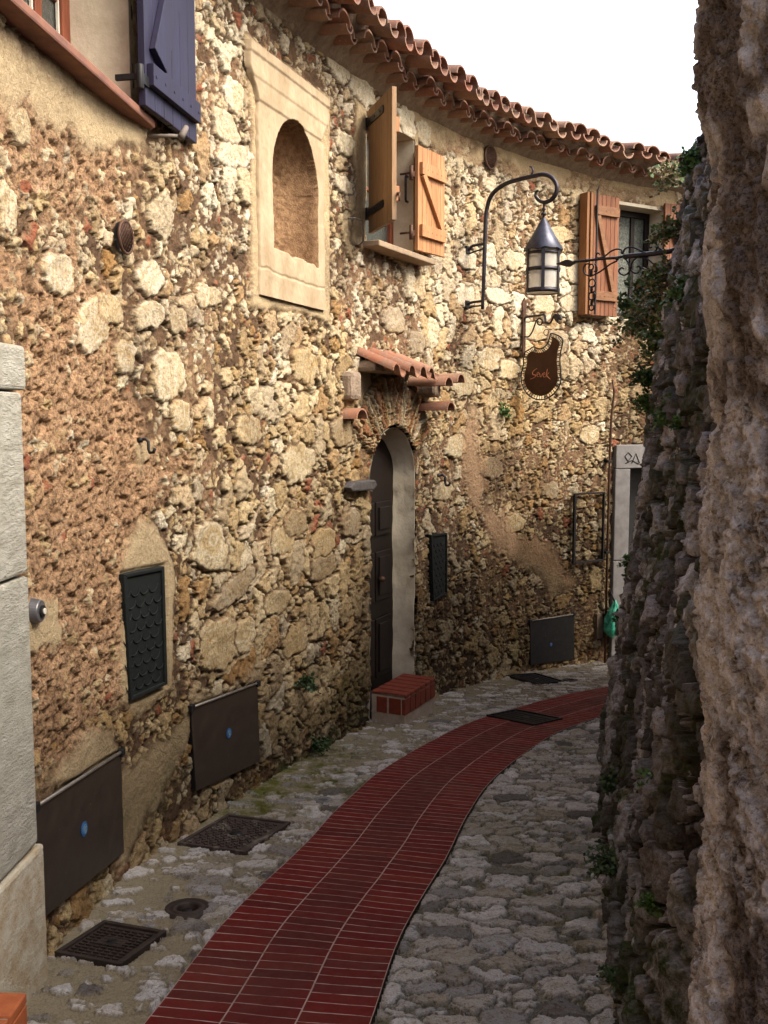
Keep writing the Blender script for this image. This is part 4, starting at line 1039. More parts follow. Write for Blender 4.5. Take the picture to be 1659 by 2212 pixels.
# ---------------------------------------------------------------- brick steps
def brick_step(name, label, M, L, W_, z0, z1, nb, mat, rows=1):
    root = thing(name, label, 'step', M)
    bw = L/nb; h = z1-z0
    mb = MB(); mb.box(.006, L-.006, -W_+.008, .05, z0-.15, z1-.008); mb.build('mortar_bed', simple('step_mortar', (.42, .33, .26), (.30, .23, .17), 20, .9), root)
    for k in range(nb):
        mb = MB(); tl = .03
        mb.box(k*bw+.006, (k+1)*bw-.006, -W_, .05, z1-tl, z1); o = mb.build('tread_brick', mat, root, .006)
        mb = MB(); mb.box(k*bw+.004, (k+1)*bw-.004, -W_+.002, -W_+.03, z0, z1-tl-.006); mb.build('riser_brick', mat, root, .004)
    for k in range(2):
        mb = MB(); mb.box(.0, .03, -W_+.036+k*(W_*.5), -W_*.5+.02+k*(W_*.45), z0, z1-.036); mb.build('side_brick', mat, root, .004)
    return root
M_brick = simple('step_brick', (.20, .036, .016), (.13, .024, .012), 20, .65, 0, .3, .003)

zst = zat(880, 1478, Md @ Vector((c, -.12, 0)))
brick_step('brick_step', 'red brick doorstep under the arched doorway', Md @ Matrix.Translation((.10, 0, 0)), Ld-.20, .22, zst-.15, zst, 6, M_brick)
Ms1 = frame_at(0, 2130, 0); pz = hit(Ms1, 30, 2140, -.12)
brick_step('brick_step', 'end of an orange brick doorstep at the lower left of the white jamb', Ms1 @ Matrix.Translation((pz.x-.60, 0, pz.z)), .60, .16, -.16, 0, 5, simple('orange_step_brick', (.42, .12, .04), (.32, .085, .03), 20, .7, 0, .3, .003))

# ---------------------------------------------------------------- meter cabinets
def quad_frame(pts, o):
    """frame + local polygon for four corner pixels (tl,tr,br,bl) on a plane o metres off the wall"""
    cx = sum(p[0] for p in pts)/4; cy = sum(p[1] for p in pts)/4; M = frame_at(cx, cy, 0)
    return M, [hit(M, p[0], p[1], -o) for p in pts]
def cabinet(pts, label, o=.03, badge=None, badge_r=.03):
    M, Q = quad_frame(pts, o); root = thing('meter_cabinet', label, 'utility cabinet', M, 'dark metal meter cabinets along the wall foot')
    poly = [(q.x, q.z) for q in Q][::-1]
    mb = MB(); mb.prism(poly, -o, -o+.006)
    o1 = mb.build('door', M_cab if badge_r > .025 else M_black, root, .0015)
    mb = MB(); mb.prism([(x*.985, z*.985) for x, z in poly], -o+.007, .05); mb.build('casing', M_black, root)
    tl, tr = Q[0], Q[1]; mb = MB()
    d = Vector((tr.x-tl.x, 0, tr.z-tl.z)); mb.tube([(tl.x-.005, -o-.002, tl.z+.006), (tr.x+.005, -o-.002, tr.z+.006)], .007, 8); mb.build('hinge_rod', M_edge, root)
    for q in (tl, tr):
        mb = MB(); mb.box(q.x-.018, q.x+.018, -o-.012, 0, q.z-.012, q.z+.018); mb.build('hinge_bracket', M_black, root, .002)
    if badge:
        b = hit(M, badge[0], badge[1], -o); mb = MB()
        n = 28; vs = [(b.x+badge_r*math.cos(2*math.pi*k/n), -o-.004, b.z+badge_r*math.sin(2*math.pi*k/n)) for k in range(n)]; vs2 = [(x, -o-.0005, z) for x, _, z in vs]
        mb.add(vs+vs2, [tuple(range(n))[::-1], tuple(range(n, 2*n))]+[(k, (k+1) % n, n+(k+1) % n, n+k) for k in range(n)])
        bd = mb.build('badge', M_blue, root)
        mb = MB(); R = badge_r
        mb.tube([(b.x+.62*R*math.cos(t), -o-.0045, b.z+.62*R*math.sin(t)) for t in np.linspace(0, 2*math.pi, 20)[:-1]], R*.05, 5, True)
        mb.box(b.x-.18*R, b.x+.18*R, -o-.0055, -o-.004, b.z-.35*R, b.z+.35*R); mb.tube([(b.x-.45*R, -o-.0045, b.z-.3*R), (b.x+.45*R, -o-.0045, b.z+.3*R)], R*.05, 5)
        mb.build('badge_mark', M_pale, bd)
        for q in range(9):
            sx = b.x+random.uniform(-.25, .25)*(Q[1].x-Q[0].x)*1.6; sz = b.z+random.uniform(-.30, .30)*(Q[0].z-Q[3].z)
            mb = MB(); mb.box(sx-.0016, sx+.0016, -o-.0008, -o, sz-.002, sz+.002); mb.build('paint_speck', M_edge, o1)
    return root
cabinet([(75, 1747), (262, 1627), (268, 1842), (92, 1985)], 'large dark brown metal cabinet door with a blue badge, nearest the white stone jamb', .016, (181, 1791), .027)
cabinet([(413, 1531), (556, 1478), (562, 1645), (424, 1709)], 'smaller dark brown cabinet door with a blue badge, nearer the arched doorway', .016, (494, 1584), .026)
cabinet([(1145, 1343), (1240, 1328), (1241, 1424), (1146, 1437)], 'black metal cabinet door at the far wall foot, right of the arched doorway', .016, (1190, 1392), .018)
def panel(pts, label, o=.022):
    M, Q = quad_frame(pts, o); root = thing('wall_cover_panel', label, 'cover panel', M, 'black relief panels on the wall')
    x0 = min(Q[0].x, Q[3].x); x1 = max(Q[1].x, Q[2].x)
    poly = [(q.x, q.z) for q in Q][::-1]
    mg = simple('black_green_paint', (.003, .0045, .0045), (.006, .009, .008), 30, .75, .0, .15, .001)
    mb = MB(); mb.prism(poly, -o+.006, .03); mb.build('backing', mg, root, .003)
    # raised frame
    mb = MB(); n = 4; cx = sum(p[0] for p in poly)/4; cz = sum(p[1] for p in poly)/4; t = .82
    for k in range(4):
        a, b = poly[k], poly[(k+1) % 4]; sx = .86; sz = .94
        ai = (cx+(a[0]-cx)*sx, cz+(a[1]-cz)*sz); bi = (cx+(b[0]-cx)*sx, cz+(b[1]-cz)*sz)
        mb.prism([a, b, bi, ai], -o-.004, -o+.009)
    mb.build('rim', mg, root, .003)
    mb = MB(); W_ = abs(Q[1].x-Q[0].x); Hh = abs(Q[0].z-Q[3].z); nr = 9
    for i in range(nr):
        for j in range(4):
            u = (j+.5+(.25 if i % 2 else -.25))/4.5; v = (i+.5)/nr
            top = Q[0]*(1-u)+Q[1]*u; bot = Q[3]*(1-u)+Q[2]*u; p = top*(1-(.08+.84*v))+bot*(.08+.84*v)
            r = W_/9
            pts_ = [(p.x+r*math.cos(t), -o+.004, p.z+r*.9*math.sin(t)) for t in np.linspace(math.pi*1.05, math.pi*1.95, 8)]
            mb.tube(pts_, [r*.03, r*.06, r*.08, r*.09, r*.09, r*.08, r*.06, r*.03], 6)
    mb.build('scales', mg, root)
panel([(266, 1241), (354, 1223), (361, 1478), (282, 1514)], 'tall black panel with scale relief, above and between the two near cabinets')
panel([(931, 1156), (966, 1151), (966, 1282), (936, 1299)], 'narrow black panel beside the right jamb of the arched doorway', .022)

# ---------------------------------------------------------------- vents, hooks, bell, frame, pipe
def vent(px, py, r, label, mat, o=.02, holes='lattice'):
    M = frame_at(px, py, o); root = thing('vent_grille', label, 'vent', M, 'round vent grilles in the wall')
    mb = MB(); n = 28
    mb.tube([(r*math.cos(t), 0, r*math.sin(t)) for t in np.linspace(0, 2*math.pi, n+1)[:-1]], r*.10, 8, True)
    mb.build('rim', mat, root)
    mb = MB()
    for k in range(-4, 5):
        x = k*r*.21; h = math.sqrt(max(0, r*r-x*x))*.98
        for sgn in (1, -1):
            a = Vector((x, 0, -h)); b = Vector((x, 0, h)); R_ = Matrix.Rotation(math.radians(30*sgn), 3, 'Y'); a = R_ @ a; b = R_ @ b
            mb.tube([a+Vector((0, .002*sgn, 0)), b+Vector((0, .002*sgn, 0))], r*.045, 5)
    mb.build('mesh', mat, root)
    mb = MB(); vs = [(r*math.cos(2*math.pi*k/n), .02, r*math.sin(2*math.pi*k/n)) for k in range(n)]; mb.add(vs, [tuple(range(n))[::-1]]); mb.build('backing', M_black, root)
vent(272, 513, .062, 'rusty oval looking round vent grille low on the rough ochre wall', M_rust)
vent(1060, 340, .093, 'rusty round vent grille just under the eaves', M_rust)
def hook(px, py, label, sc=1.0, mat=M_black):
    M = frame_at(px, py, .0); root = thing('wall_hook', label, 'hook', M)
    mb = MB(); mb.tube([(-.012*sc, .02, .03*sc), (-.004*sc, -.035*sc, .035*sc), (0, -.05*sc, .02*sc), (.0, -.05*sc, -.02*sc), (-.005*sc, -.06*sc, -.04*sc), (-.01*sc, -.085*sc, -.038*sc), (-.01*sc, -.095*sc, -.015*sc)], .009*sc, 8)
    mb.build('hook_arm', mat, root); mb = MB(); mb.lathe([(0, -.012), (.016*sc, -.010), (.016*sc, .01), (0, .012)], 12, -.012*sc, -.004, .03*sc); mb.build('screw_plate', mat, root)
hook(303, 962, 'black bent hook on the ochre wall under the round vent', .75)
hook(948, 1036, 'small grey hook on the wall right of the arched doorway', 1.1, M_iron)
# latch wire left of window 2
M = frame_at(765, 492, 0); root = thing('shutter_holdback', 'thin bent steel shutter holdback left of the pine shutters', 'holdback', M)
mb = MB(); mb.tube([(-.10, .03, .04), (-.10, -.05, .04), (.0, -.06, .04), (.01, -.06, .03), (.01, -.06, -.09), (.03, -.02, -.11), (.04, .03, -.11)], .006, 8); mb.build('bent_rod', M_edge, root); mb = MB(); mb.lathe([(0, -.01), (.015, -.008), (.015, .008), (0, .01)], 10, .03, -.02, -.115); mb.build('rod_stop', M_rust, root)
# door bell
M = frame_at(70, 1320, .0); root = thing('door_bell', 'round grey metal door bell on a plaster patch beside the white jamb', 'door bell', M)
def disc(mb, r, y0, y1, n=28, r2=None):
    r2 = r2 or r; vs = [(r2*math.cos(2*math.pi*k/n), y0, r2*math.sin(2*math.pi*k/n)) for k in range(n)]+[(r*math.cos(2*math.pi*k/n), y1, r*math.sin(2*math.pi*k/n)) for k in range(n)]
    mb.add(vs, [tuple(range(n)), tuple(range(2*n-1, n-1, -1))]+[(k, n+k, n+(k+1) % n, (k+1) % n) for k in range(n)])
M_steelg = simple('grey_bell_metal', (.13, .13, .14), (.20, .19, .20), 30, .4, .6, .1, .001)
mb = MB(); disc(mb, .044, -.03, .01, r2=.036); mb.build('bell_housing', M_steelg, root, .003); mb = MB(); disc(mb, .019, -.038, -.0305); mb.build('bell_collar', M_black, root, .001); mb = MB(); disc(mb, .010, -.043, -.0385); mb.build('bell_button', M_whiteline, root, .001)
# empty black frame
M, Q = quad_frame([(1241, 1066), (1307, 1062), (1307, 1212), (1241, 1217)], .04); root = thing('empty_sign_frame', 'empty black iron frame on the wall left of the far doorway', 'sign frame', M)
x0, x1, z0, z1 = Q[0].x, Q[1].x, (Q[2].z+Q[3].z)/2, (Q[0].z+Q[1].z)/2; b = .016
for bx in ((x0, x0+b*1.6, z0, z1), (x1-b, x1, z0, z1), (x0+b*1.6, x1-b, z1-b, z1), (x0+b*1.6, x1-b, z0, z0+b)):
    mb = MB(); mb.box(bx[0], bx[1], -.045, -.02, bx[2], bx[3]); mb.build('frame_bar', M_black, root, .002)
for (x, z) in ((x0+.02, z1-.03), (x1-.02, z1-.03), (x0+.02, z0+.03), (x1-.02, z0+.03)): mb = MB(); mb.tube([(x, -.03, z), (x, .04, z)], .006, 6); mb.build('fixing_pin', M_black, root)
# pipe
M = frame_at(1313, 1150, .04); zt = hit(M, 1323, 820).z; zb = hit(M, 1315, 1432).z
root = thing('wall_pipe', 'thin rusty brown pipe running down the wall beside the far doorway', 'pipe', M)
xt = hit(M, 1323, 820).x; mb = MB(); mb.tube([(xt, 0, zt), (xt+.02, -.01, zt-.12), (xt*.6, -.005, zt-.35), (xt*.2, 0, zt-.7), (0, 0, -.0), (0, 0, zb)], .012, 10); mb.build('pipe_run', M_rust, root)
for zz in (zt-.8, -.2, zb+.5):
    mb = MB(); mb.box(-.026, .026, -.012, .05, zz-.012, zz+.012); mb.build('pipe_clip', M_black, root, .002)
# small letter flap at the wall foot near the pipe
M, Q = quad_frame([(1290, 1327), (1304, 1324), (1304, 1378), (1290, 1382)], .02); root = thing('small_hatch', 'small pale brown hatch low on the wall beside the pipe', 'hatch', M)
mb = MB(); mb.prism([(q.x, q.z) for q in Q][::-1], -.02, .02); mb.build('hatch_door', simple('hatch_paint', (.15, .11, .08), (.10, .07, .05), 20, .7), root, .003)
mb = MB(); mb.tube([(Q[1].x, -.022, Q[1].z), (Q[2].x, -.022, Q[2].z), (Q[3].x, -.022, Q[3].z)], .006, 6); mb.build('hatch_edge', M_black, root)

# ---------------------------------------------------------------- wall lamp
Ml = frame_at(1009, 590, 0.0)
# plane through the post, square to the wall: local x = 0
def ly(px, py): p = hit(Ml, px, py, 0.0, 0); return (p.y, p.z)
lamp = thing('wall_lamp', 'black iron lantern hanging from a tall curved bracket on the pale stone wall', 'street lamp', Ml)
path = [(1042, 668), (1045, 600), (1047, 540), (1049, 480), (1052, 450), (1060, 425), (1075, 408), (1095, 396), (1120, 388), (1150, 381), (1172, 377), (1188, 381), (1198, 391), (1203, 404), (1200, 420), (1190, 432), (1176, 437), (1164, 433), (1157, 424), (1158, 415), (1163, 411)]
def cr_spline(P, n=6):
    P = [Vector(p) for p in P]; out = []
    for i in range(len(P)-1):
        p0 = P[max(i-1, 0)]; p1 = P[i]; p2 = P[i+1]; p3 = P[min(i+2, len(P)-1)]
        for k in range(n): t = k/n; out.append(.5*((2*p1)+(-p0+p2)*t+(2*p0-5*p1+4*p2-p3)*t*t+(-p0+3*p1-3*p2+p3)*t**3))
    return out+[P[-1]]
pts = cr_spline([(0, *ly(*p)) for p in path], 5); n = len(pts)
mb = MB(); mb.tube(pts, [.013+.004*min(1, k/8) if k < 8 else (.017 if k < n-25 else .017-.010*(k-(n-25))/25) for k in range(n)], 12); mb.build('bracket', M_iron, lamp)
pts = cr_spline([(0, *ly(*p)) for p in [(1133, 386), (1146, 380), (1151, 370), (1149, 362), (1144, 360)]], 4)
mb = MB(); mb.tube(pts, [.011-.006*k/len(pts) for k in range(len(pts))], 8); mb.build('bracket_spur', M_iron, lamp)
for (a, b) in (((1003, 541), (1046, 527)), ((1003, 658), (1044, 650))):
    A = ly(*a); B = ly(*b); mb = MB()
    mb.tube(cr_spline([(0, .03, A[1]-.005), (0, -.02, A[1]+.005), (0, -.05, B[1]-.005), (0, B[0], B[1])], 4), .011, 8); mb.tube([(0, -.02, A[1]-.03), (0, -.06, A[1]-.02), (0, B[0], B[1]-.035)], .007, 8)
    mb.box(-.03, .03, -.012, .02, A[1]-.03, A[1]+.03); mb.build('wall_mount', M_iron, lamp, 0)
ax = ly(1174, 500); cy = ax[0]
zz = lambda py: ly(1174, py)[1]
R = .118*1.0
mb = MB(); mb.tube([(0, cy, zz(437)), (0, cy, zz(474))], .009, 10); mb.lathe([(0, -.014), (.022, -.012), (.022, .004), (.014, .012), (0, .014)], 12, 0, cy, zz(462)); mb.lathe([(.012, -.01), (.016, 0), (.012, .01)], 12, 0, cy, zz(452)); mb.build('hanger_rod', M_iron, lamp)
ztop = zz(470); zrim = zz(540); rr = (abs(hit(Ml @ Matrix.Translation((0, cy, 0)), 1215, 540, 0.0, 1).x-hit(Ml @ Matrix.Translation((0, cy, 0)), 1133, 540, 0.0, 1).x)/2)
# radius from apparent width
pL = Ml @ Vector((0, cy, ztop)); dist = pL.y; RC = 41.5/2100*dist; RB = 36.5/2100*dist
M_cap = simple('blue_grey_lamp_metal', (.075, .08, .105), (.05, .05, .065), 12, .38, .6, .1, .002)
mb = MB(); mb.lathe([(.012, ztop), (.03, ztop-.03), (RC*.55, (ztop+zrim)/2-.005), (RC, zrim), (RC*.985, zrim-.006), (RC*.5, (ztop+zrim)/2-.02)], 36, 0, cy, 0, wob=lambda i, q: (.006*math.sin(9*q)+.003*math.sin(5*q+1)) if i in (3, 4) else 0); mb.build('lamp_cap', M_cap, lamp)
zbt = zz(632); zmid = zz(583)
for (za, h) in ((zbt+.012, .035), (zmid, .028), (zrim-.03, .02)):
    mb = MB(); mb.lathe([(RB-.004, za-h/2), (RB, za-h/2), (RB, za+h/2), (RB-.004, za+h/2), (RB-.004, za-h/2)], 36, 0, cy, 0); mb.build('cage_ring', M_iron, lamp)
mb = MB(); nb = 6
for k in range(nb):
    q = 2*math.pi*k/nb+.45; M = Matrix.Translation((0, cy, 0)) @ Matrix.Rotation(q, 4, 'Z'); b = MB()
    b.box(RB-.001, RB+.004, -.013, .013, zbt, zrim-.005, M); b.build('cage_bar', M_iron, lamp)
mg, t_, b_ = nt('frosted_lamp_glass'); b_.inputs['Base Color'].default_value = (.82, .80, .74, 1); b_.inputs['Roughness'].default_value = .35; b_.inputs['Transmission Weight'].default_value = .55; b_.inputs['IOR'].default_value = 1.1
_n = N(t_); _n.lk(_n.mix(_n.rng(_n.noise(12, 4, .6, _n.obj()), .35, .7), (.80, .78, .72), (.62, .58, .50)), b_.inputs['Base Color'])
mb = MB(); mb.lathe([(RB-.008, zbt+.0), (RB-.008, zrim)], 36, 0, cy, 0); mb.build('lamp_glass', mg, lamp)
mb = MB(); mb.lathe([(0, zbt+.002), (RB-.01, zbt+.002)], 36, 0, cy, 0); mb.build('lamp_base', mg, lamp)
mb = MB(); mb.lathe([(.02, zrim), (.02, zrim-.05), (.032, zrim-.08), (.036, zrim-.13), (.02, zrim-.17), (0, zrim-.178)], 20, 0, cy, 0); mb.build('bulb', M_whiteline, lamp)

# ---------------------------------------------------------------- hanging shop sign
Mq = frame_at(1127, 710, .0)
def qy(px, py): p = hit(Mq, px, py, 0.0, 0); return (p.y, p.z)
brk = thing('sign_bracket', 'rusty flat iron bracket with a leaf tip and scroll, holding the brown palette shaped sign', 'sign bracket', Mq)
zt = qy(1127, 643)[1]; zb = qy(1127, 772)[1]
mb = MB(); mb.prism([(-.022, zb), (.022, zb), (.022, zt-.12), (.030, zt-.09), (.030, zt-.05), (0, zt), (-.030, zt-.05), (-.030, zt-.09), (-.022, zt-.12)], -.030, -.018)
mb.tube([(0, -.02, zt-.18), (0, .05, zt-.18)], .008, 8); mb.tube([(0, -.02, zb+.06), (0, .05, zb+.06)], .008, 8); mb.build('back_strap', M_rust, brk, .002)
arm = [(1131, 742), (1131, 715), (1133, 690), (1142, 684), (1160, 682), (1176, 680), (1178, 690), (1181, 697), (1188, 698), (1193, 690), (1197, 682), (1204, 680), (1210, 684), (1213, 690)]
mb = MB(); mb.tube(cr_spline([(0, *qy(*p)) for p in arm], 4), .0095, 8); mb.build('arm', M_iron, brk)
scr = [(1131, 727), (1142, 727), (1150, 716), (1156, 700), (1160, 691), (1166, 688), (1171, 692), (1170, 700), (1165, 702), (1161, 698), (1163, 693)]
mb = MB(); mb.tube(cr_spline([(0, *qy(*p)) for p in scr], 4), .007, 8); mb.build('scroll', M_iron, brk)
mb = MB(); P = [qy(*p) for p in ((1196, 684), (1200, 677), (1206, 680), (1213, 688), (1211, 692), (1206, 689), (1206, 698), (1201, 694))]
mb.add([(-.012, y, z) for y, z in P]+[(.012, y, z) for y, z in P], [tuple(range(8)), tuple(range(15, 7, -1))]+[(k, k+8, (k+1) % 8+8, (k+1) % 8) for k in range(8)]); mb.build('dragon_tip', M_iron, brk, .003)
sign = thing('hanging_sign', 'brown palette shaped sign reading Sevek in an iron ladder rim, hung from the rusty bracket', 'shop sign', Mq)
def sg(px, py): return qy(px, py)
F = 1659/2448
def cropxy(x, y): return ((1600+x*250/1455)*F, (920+y*380/2212)*F)
outer_c = [(905, 830), (880, 920), (850, 1010), (790, 1080), (720, 1115), (650, 1105), (590, 1080), (520, 1120), (440, 1170), (405, 1260), (400, 1380), (385, 1480), (360, 1580), (362, 1720), (400, 1840), (460, 1940), (540, 2010), (640, 2055), (740, 2060), (850, 2030), (940, 1970), (1020, 1880), (1075, 1780), (1095, 1650), (1085, 1500), (1075, 1350), (1085, 1200), (1110, 1080), (1130, 990), (1120, 930), (1060, 880), (980, 845)]
inner_c = [(930, 890), (930, 960), (900, 1060), (850, 1130), (780, 1175), (700, 1195), (620, 1180), (560, 1160), (500, 1200), (470, 1250), (470, 1360), (455, 1460), (425, 1570), (420, 1700), (450, 1810), (505, 1890), (575, 1950), (660, 1985), (740, 1990), (830, 1965), (905, 1910), (970, 1830), (1015, 1750), (1035, 1640), (1030, 1500), (1015, 1360), (1020, 1210), (1045, 1100), (1070, 1030), (1060, 985), (1030, 950), (990, 915)]
oc = cr_spline([Vector((0, *sg(*cropxy(*p)))) for p in outer_c+[outer_c[0]]], 3)[:-1]
mb = MB(); mb.tube(oc, .006, 8, True); rimb = mb
ic = [sg(*cropxy(*p)) for p in inner_c]; n = len(ic)
mb = MB(); mb.add([(-.005, y, z) for y, z in ic]+[(.005, y, z) for y, z in ic], [tuple(range(n)), tuple(range(2*n-1, n-1, -1))]+[(k, k+n, (k+1) % n+n, (k+1) % n) for k in range(n)])
M_signb = simple('brown_sign_enamel', (.070, .028, .012), (.045, .018, .009), 10, .5, .2, .15, .001)
bo = mb.build('board', M_signb, sign)
mb = rimb
oo = [Vector((0, *sg(*cropxy(*p)))) for p in outer_c]
for k in range(n):
    for f in (0, .5):
        a = Vector((0, *ic[k])).lerp(Vector((0, *ic[(k+1) % n])), f); b = oo[k].lerp(oo[(k+1) % n], f); mb.tube([a, b], .0035, 5)
mb.build('rim', M_iron, sign)
# lettering: the word as brush strokes
LET = {'S': [(660, 1480), (600, 1520), (572, 1570), (590, 1600), (632, 1605), (620, 1640), (575, 1665), (530, 1680)],
       'e': [(655, 1600), (690, 1585), (692, 1560), (670, 1560), (655, 1595), (668, 1635), (700, 1630)],
       'v': [(705, 1570), (725, 1640), (760, 1570)],
       'e2': [(770, 1605), (805, 1590), (803, 1565), (782, 1568), (768, 1600), (782, 1640), (815, 1635)],
       'k1': [(850, 1490), (838, 1560), (825, 1645)], 'k2': [(880, 1560), (838, 1605), (860, 1640), (905, 1685)]}
mb = MB()
for kx, st_ in LET.items():
    pp = cr_spline([Vector((0, *sg(*cropxy(*p)))) for p in st_], 4)
    for side in (-1, 1):
        m = len(pp); mb.tube([Vector((side*.0062, p.y, p.z)) for p in pp], [.0016+.0022*math.sin(math.pi*(k+1)/(m+1)) for k in range(m)], 5)
mb.build('lettering', simple('orange_lettering', (.62, .26, .14), (.5, .18, .09), 30, .6, bump=0), bo)
mb = MB(); cc = sg(1180, 718); r = .026
mb.tube([(0, cc[0]+r*math.cos(t), cc[1]+r*math.sin(t)) for t in np.linspace(0, 2*math.pi, 21)[:-1]], .0035, 6, True)
c2 = sg(1179, 703); mb.tube([(.010*math.cos(t), c2[0], c2[1]+.018*math.sin(t)) for t in np.linspace(0, 2*math.pi, 15)[:-1]], .003, 6, True); mb.build('hanging_ring', M_iron, sign)

# ---------------------------------------------------------------- retaining wall on the right
rb = np.array([(1.5, 1.95), (.95, 1.98), (.66, 2.18), (.70, 2.68), (.86, 3.45), (1.02, 4.2), (1.14, 4.85), (1.30, 5.6), (1.50, 6.3), (1.95, 7.2), (2.9, 8.1), (4.2, 8.9)])
RS, RP = smooth_path(rb, 1500)
RT = np.gradient(RP, RS, axis=0); RT /= np.hypot(RT[:, 0], RT[:, 1])[:, None]
us = steps(0, RS[-1]-.01, lambda s: .0062 if s < 6.5 else .02); vz = steps(-1.3, 3.30, lambda z: .0060)
G, Z = np.meshgrid(us, vz, indexing='ij')
topz = 3.02+.05*np.sin(us*1.3)+.10*(fbm(us*2.2, us*0, 910, 3)-.5)*2
H = (fbm(G*1.6, Z*1.3, 911, 3)-.5)*.07+(fbm(G*9, Z*9, 912, 4)-.5)*.02+(fbm(G*34, Z*34, 913, 3)-.5)*.014
mort = H.copy()
stone = np.zeros_like(H); rnd = np.zeros_like(H)
for (cs, asp, seed, warp, pres, gap, rel, soft) in ((.045, 1.7, 921, .35, .60, .16, .014, .10), (.085, 1.9, 931, .35, .66, .11, .026, .06), (.14, 1.9, 941, .3, .36, .08, .032, .04)):
    own, m, h, r = stone_layer(G, Z, cs, asp, seed, warp, np.full_like(G, pres), gap, rel, soft, 1)
    H = np.where(own, mort-.024*(1-m)+m*(h+.008), H); stone = np.where(own, m, stone); rnd = np.where(own, r, rnd)
rx = np.interp(us, RS, RP[:, 0])[:, None]; ry = np.interp(us, RS, RP[:, 1])[:, None]; tx = np.interp(us, RS, RT[:, 0])[:, None]; ty = np.interp(us, RS, RT[:, 1])[:, None]
BAT = .128
zc2 = np.minimum(Z, topz[:, None]); over = Z-zc2            # beyond the top the sheet folds back
hgt = zc2-gz_arr if False else zc2+.1*ry
offs = -BAT*np.maximum(hgt, -.2)+H-over*3.0                # + is towards the alley
nx, ny_ = -ty, tx                                          # alley side of the retaining wall
V = np.stack([rx+nx*offs, ry+ny_*offs, zc2+H*.3*sst(0, .05, over)], -1).reshape(-1, 3)
mossr = np.clip(sst(.50, .64, fbm(G*2.4, Z*1.9, 950, 4))*.85+.6*sst(.6, .1, hgt), 0, 1)
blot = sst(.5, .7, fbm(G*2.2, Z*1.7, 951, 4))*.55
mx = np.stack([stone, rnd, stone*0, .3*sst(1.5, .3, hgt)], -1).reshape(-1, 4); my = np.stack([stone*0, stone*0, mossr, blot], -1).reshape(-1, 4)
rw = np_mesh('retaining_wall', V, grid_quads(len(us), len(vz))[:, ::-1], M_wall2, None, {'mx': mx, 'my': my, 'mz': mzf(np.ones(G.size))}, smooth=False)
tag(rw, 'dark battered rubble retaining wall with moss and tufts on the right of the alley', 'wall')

# near rock corner
kb = np.array([(1.8, 2.25), (1.1, 2.0), (.75, 1.82), (.56, 1.66), (.53, 1.50), (.60, 1.28), (.72, .95), (.80, .3), (.86, -1.2), (.85, -5)])
KS, KP = smooth_path(kb, 1200)
KT = np.gradient(KP, KS, axis=0); KT /= np.hypot(KT[:, 0], KT[:, 1])[:, None]
us = steps(0, KS[-1]-.01, lambda s: .006 if s < 1.0 else (.0026 if s < 2.1 else .05)); vz = steps(-.6, 3.4, lambda z: .0034 if .35 < z < 2.5 else .012)
G, Z = np.meshgrid(us, vz, indexing='ij')
H = (fbm(G*2.5, Z*1.6, 961, 3)-.5)*.035+(fbm(G*12, Z*6, 962, 4)-.5)*.016+(fbm(G*45, Z*24, 963, 4)-.5)*.016+(fbm(G*150, Z*110, 968, 2)-.5)*.004-.012*sst(.53, .62, fbm(G*46, Z*30, 964, 3))-.006*sst(.55, .65, fbm(G*120, Z*90, 969, 2))
st2 = sst(.42, .50, fbm(G*6+3, Z*3.2, 965, 6)+.10*sst(.9, 1.5, Z)); rnd = fbm(G*5, Z*5, 966, 3)
H = H+st2*.006
zpx = lambda py: EYE+(900-py)/2100*1.6
prof_z = [zpx(2212), zpx(2000), zpx(1800), zpx(1550), zpx(1350), zpx(1100), zpx(900), zpx(750), zpx(650), zpx(500), zpx(370), zpx(250), zpx(0)]
prof_o = [1.520, 1.530, 1.540, 1.530, 1.503, 1.515, 1.528, 1.508, 1.494, 1.492, 1.505, 1.472, 1.458]
po = np.interp(Z, prof_z, [-(v-1.50)*1000/2100*1.6 for v in prof_o])
tk = np.where(np.interp(us, KS, KP[:, 1]) < .9, 1.2, 2.85)[:, None]; tk = np.where(us[:, None] < .9, 2.75, tk); ovr = np.maximum(Z-tk, 0); Z = np.minimum(Z, tk); H = H-ovr*1.2  # unseen run behind the camera, kept low to let light into the lane
kx = np.interp(us, KS, KP[:, 0])[:, None]; ky = np.interp(us, KS, KP[:, 1])[:, None]; tx = np.interp(us, KS, KT[:, 0])[:, None]; ty = np.interp(us, KS, KT[:, 1])[:, None]
V = np.stack([kx-.012+ty*(H)-po*-1*(-1)*1.0, ky-tx*(H), Z], -1)
V = V.reshape(-1, 3)
mx = np.stack([st2, rnd, st2*0, st2*0], -1).reshape(-1, 4); my = np.stack([st2*0, st2*0, st2*0, np.clip(sst(.50, .60, fbm(G*16, Z*10, 967, 5))*.6*sst(.45, .6, fbm(G*3, Z*1.2, 970, 3))+.5*sst(.54, .62, fbm(G*38, Z*26, 964, 3)), 0, 1)], -1).reshape(-1, 4)
tag(np_mesh('rock_corner', V, grid_quads(len(us), len(vz)), M_rock, None, {'mx': mx, 'my': my, 'mz': mzf(np.ones(G.size))}, smooth=False), 'tall pitted brown and grey rock corner filling the right edge, nearest the viewer', 'rock')

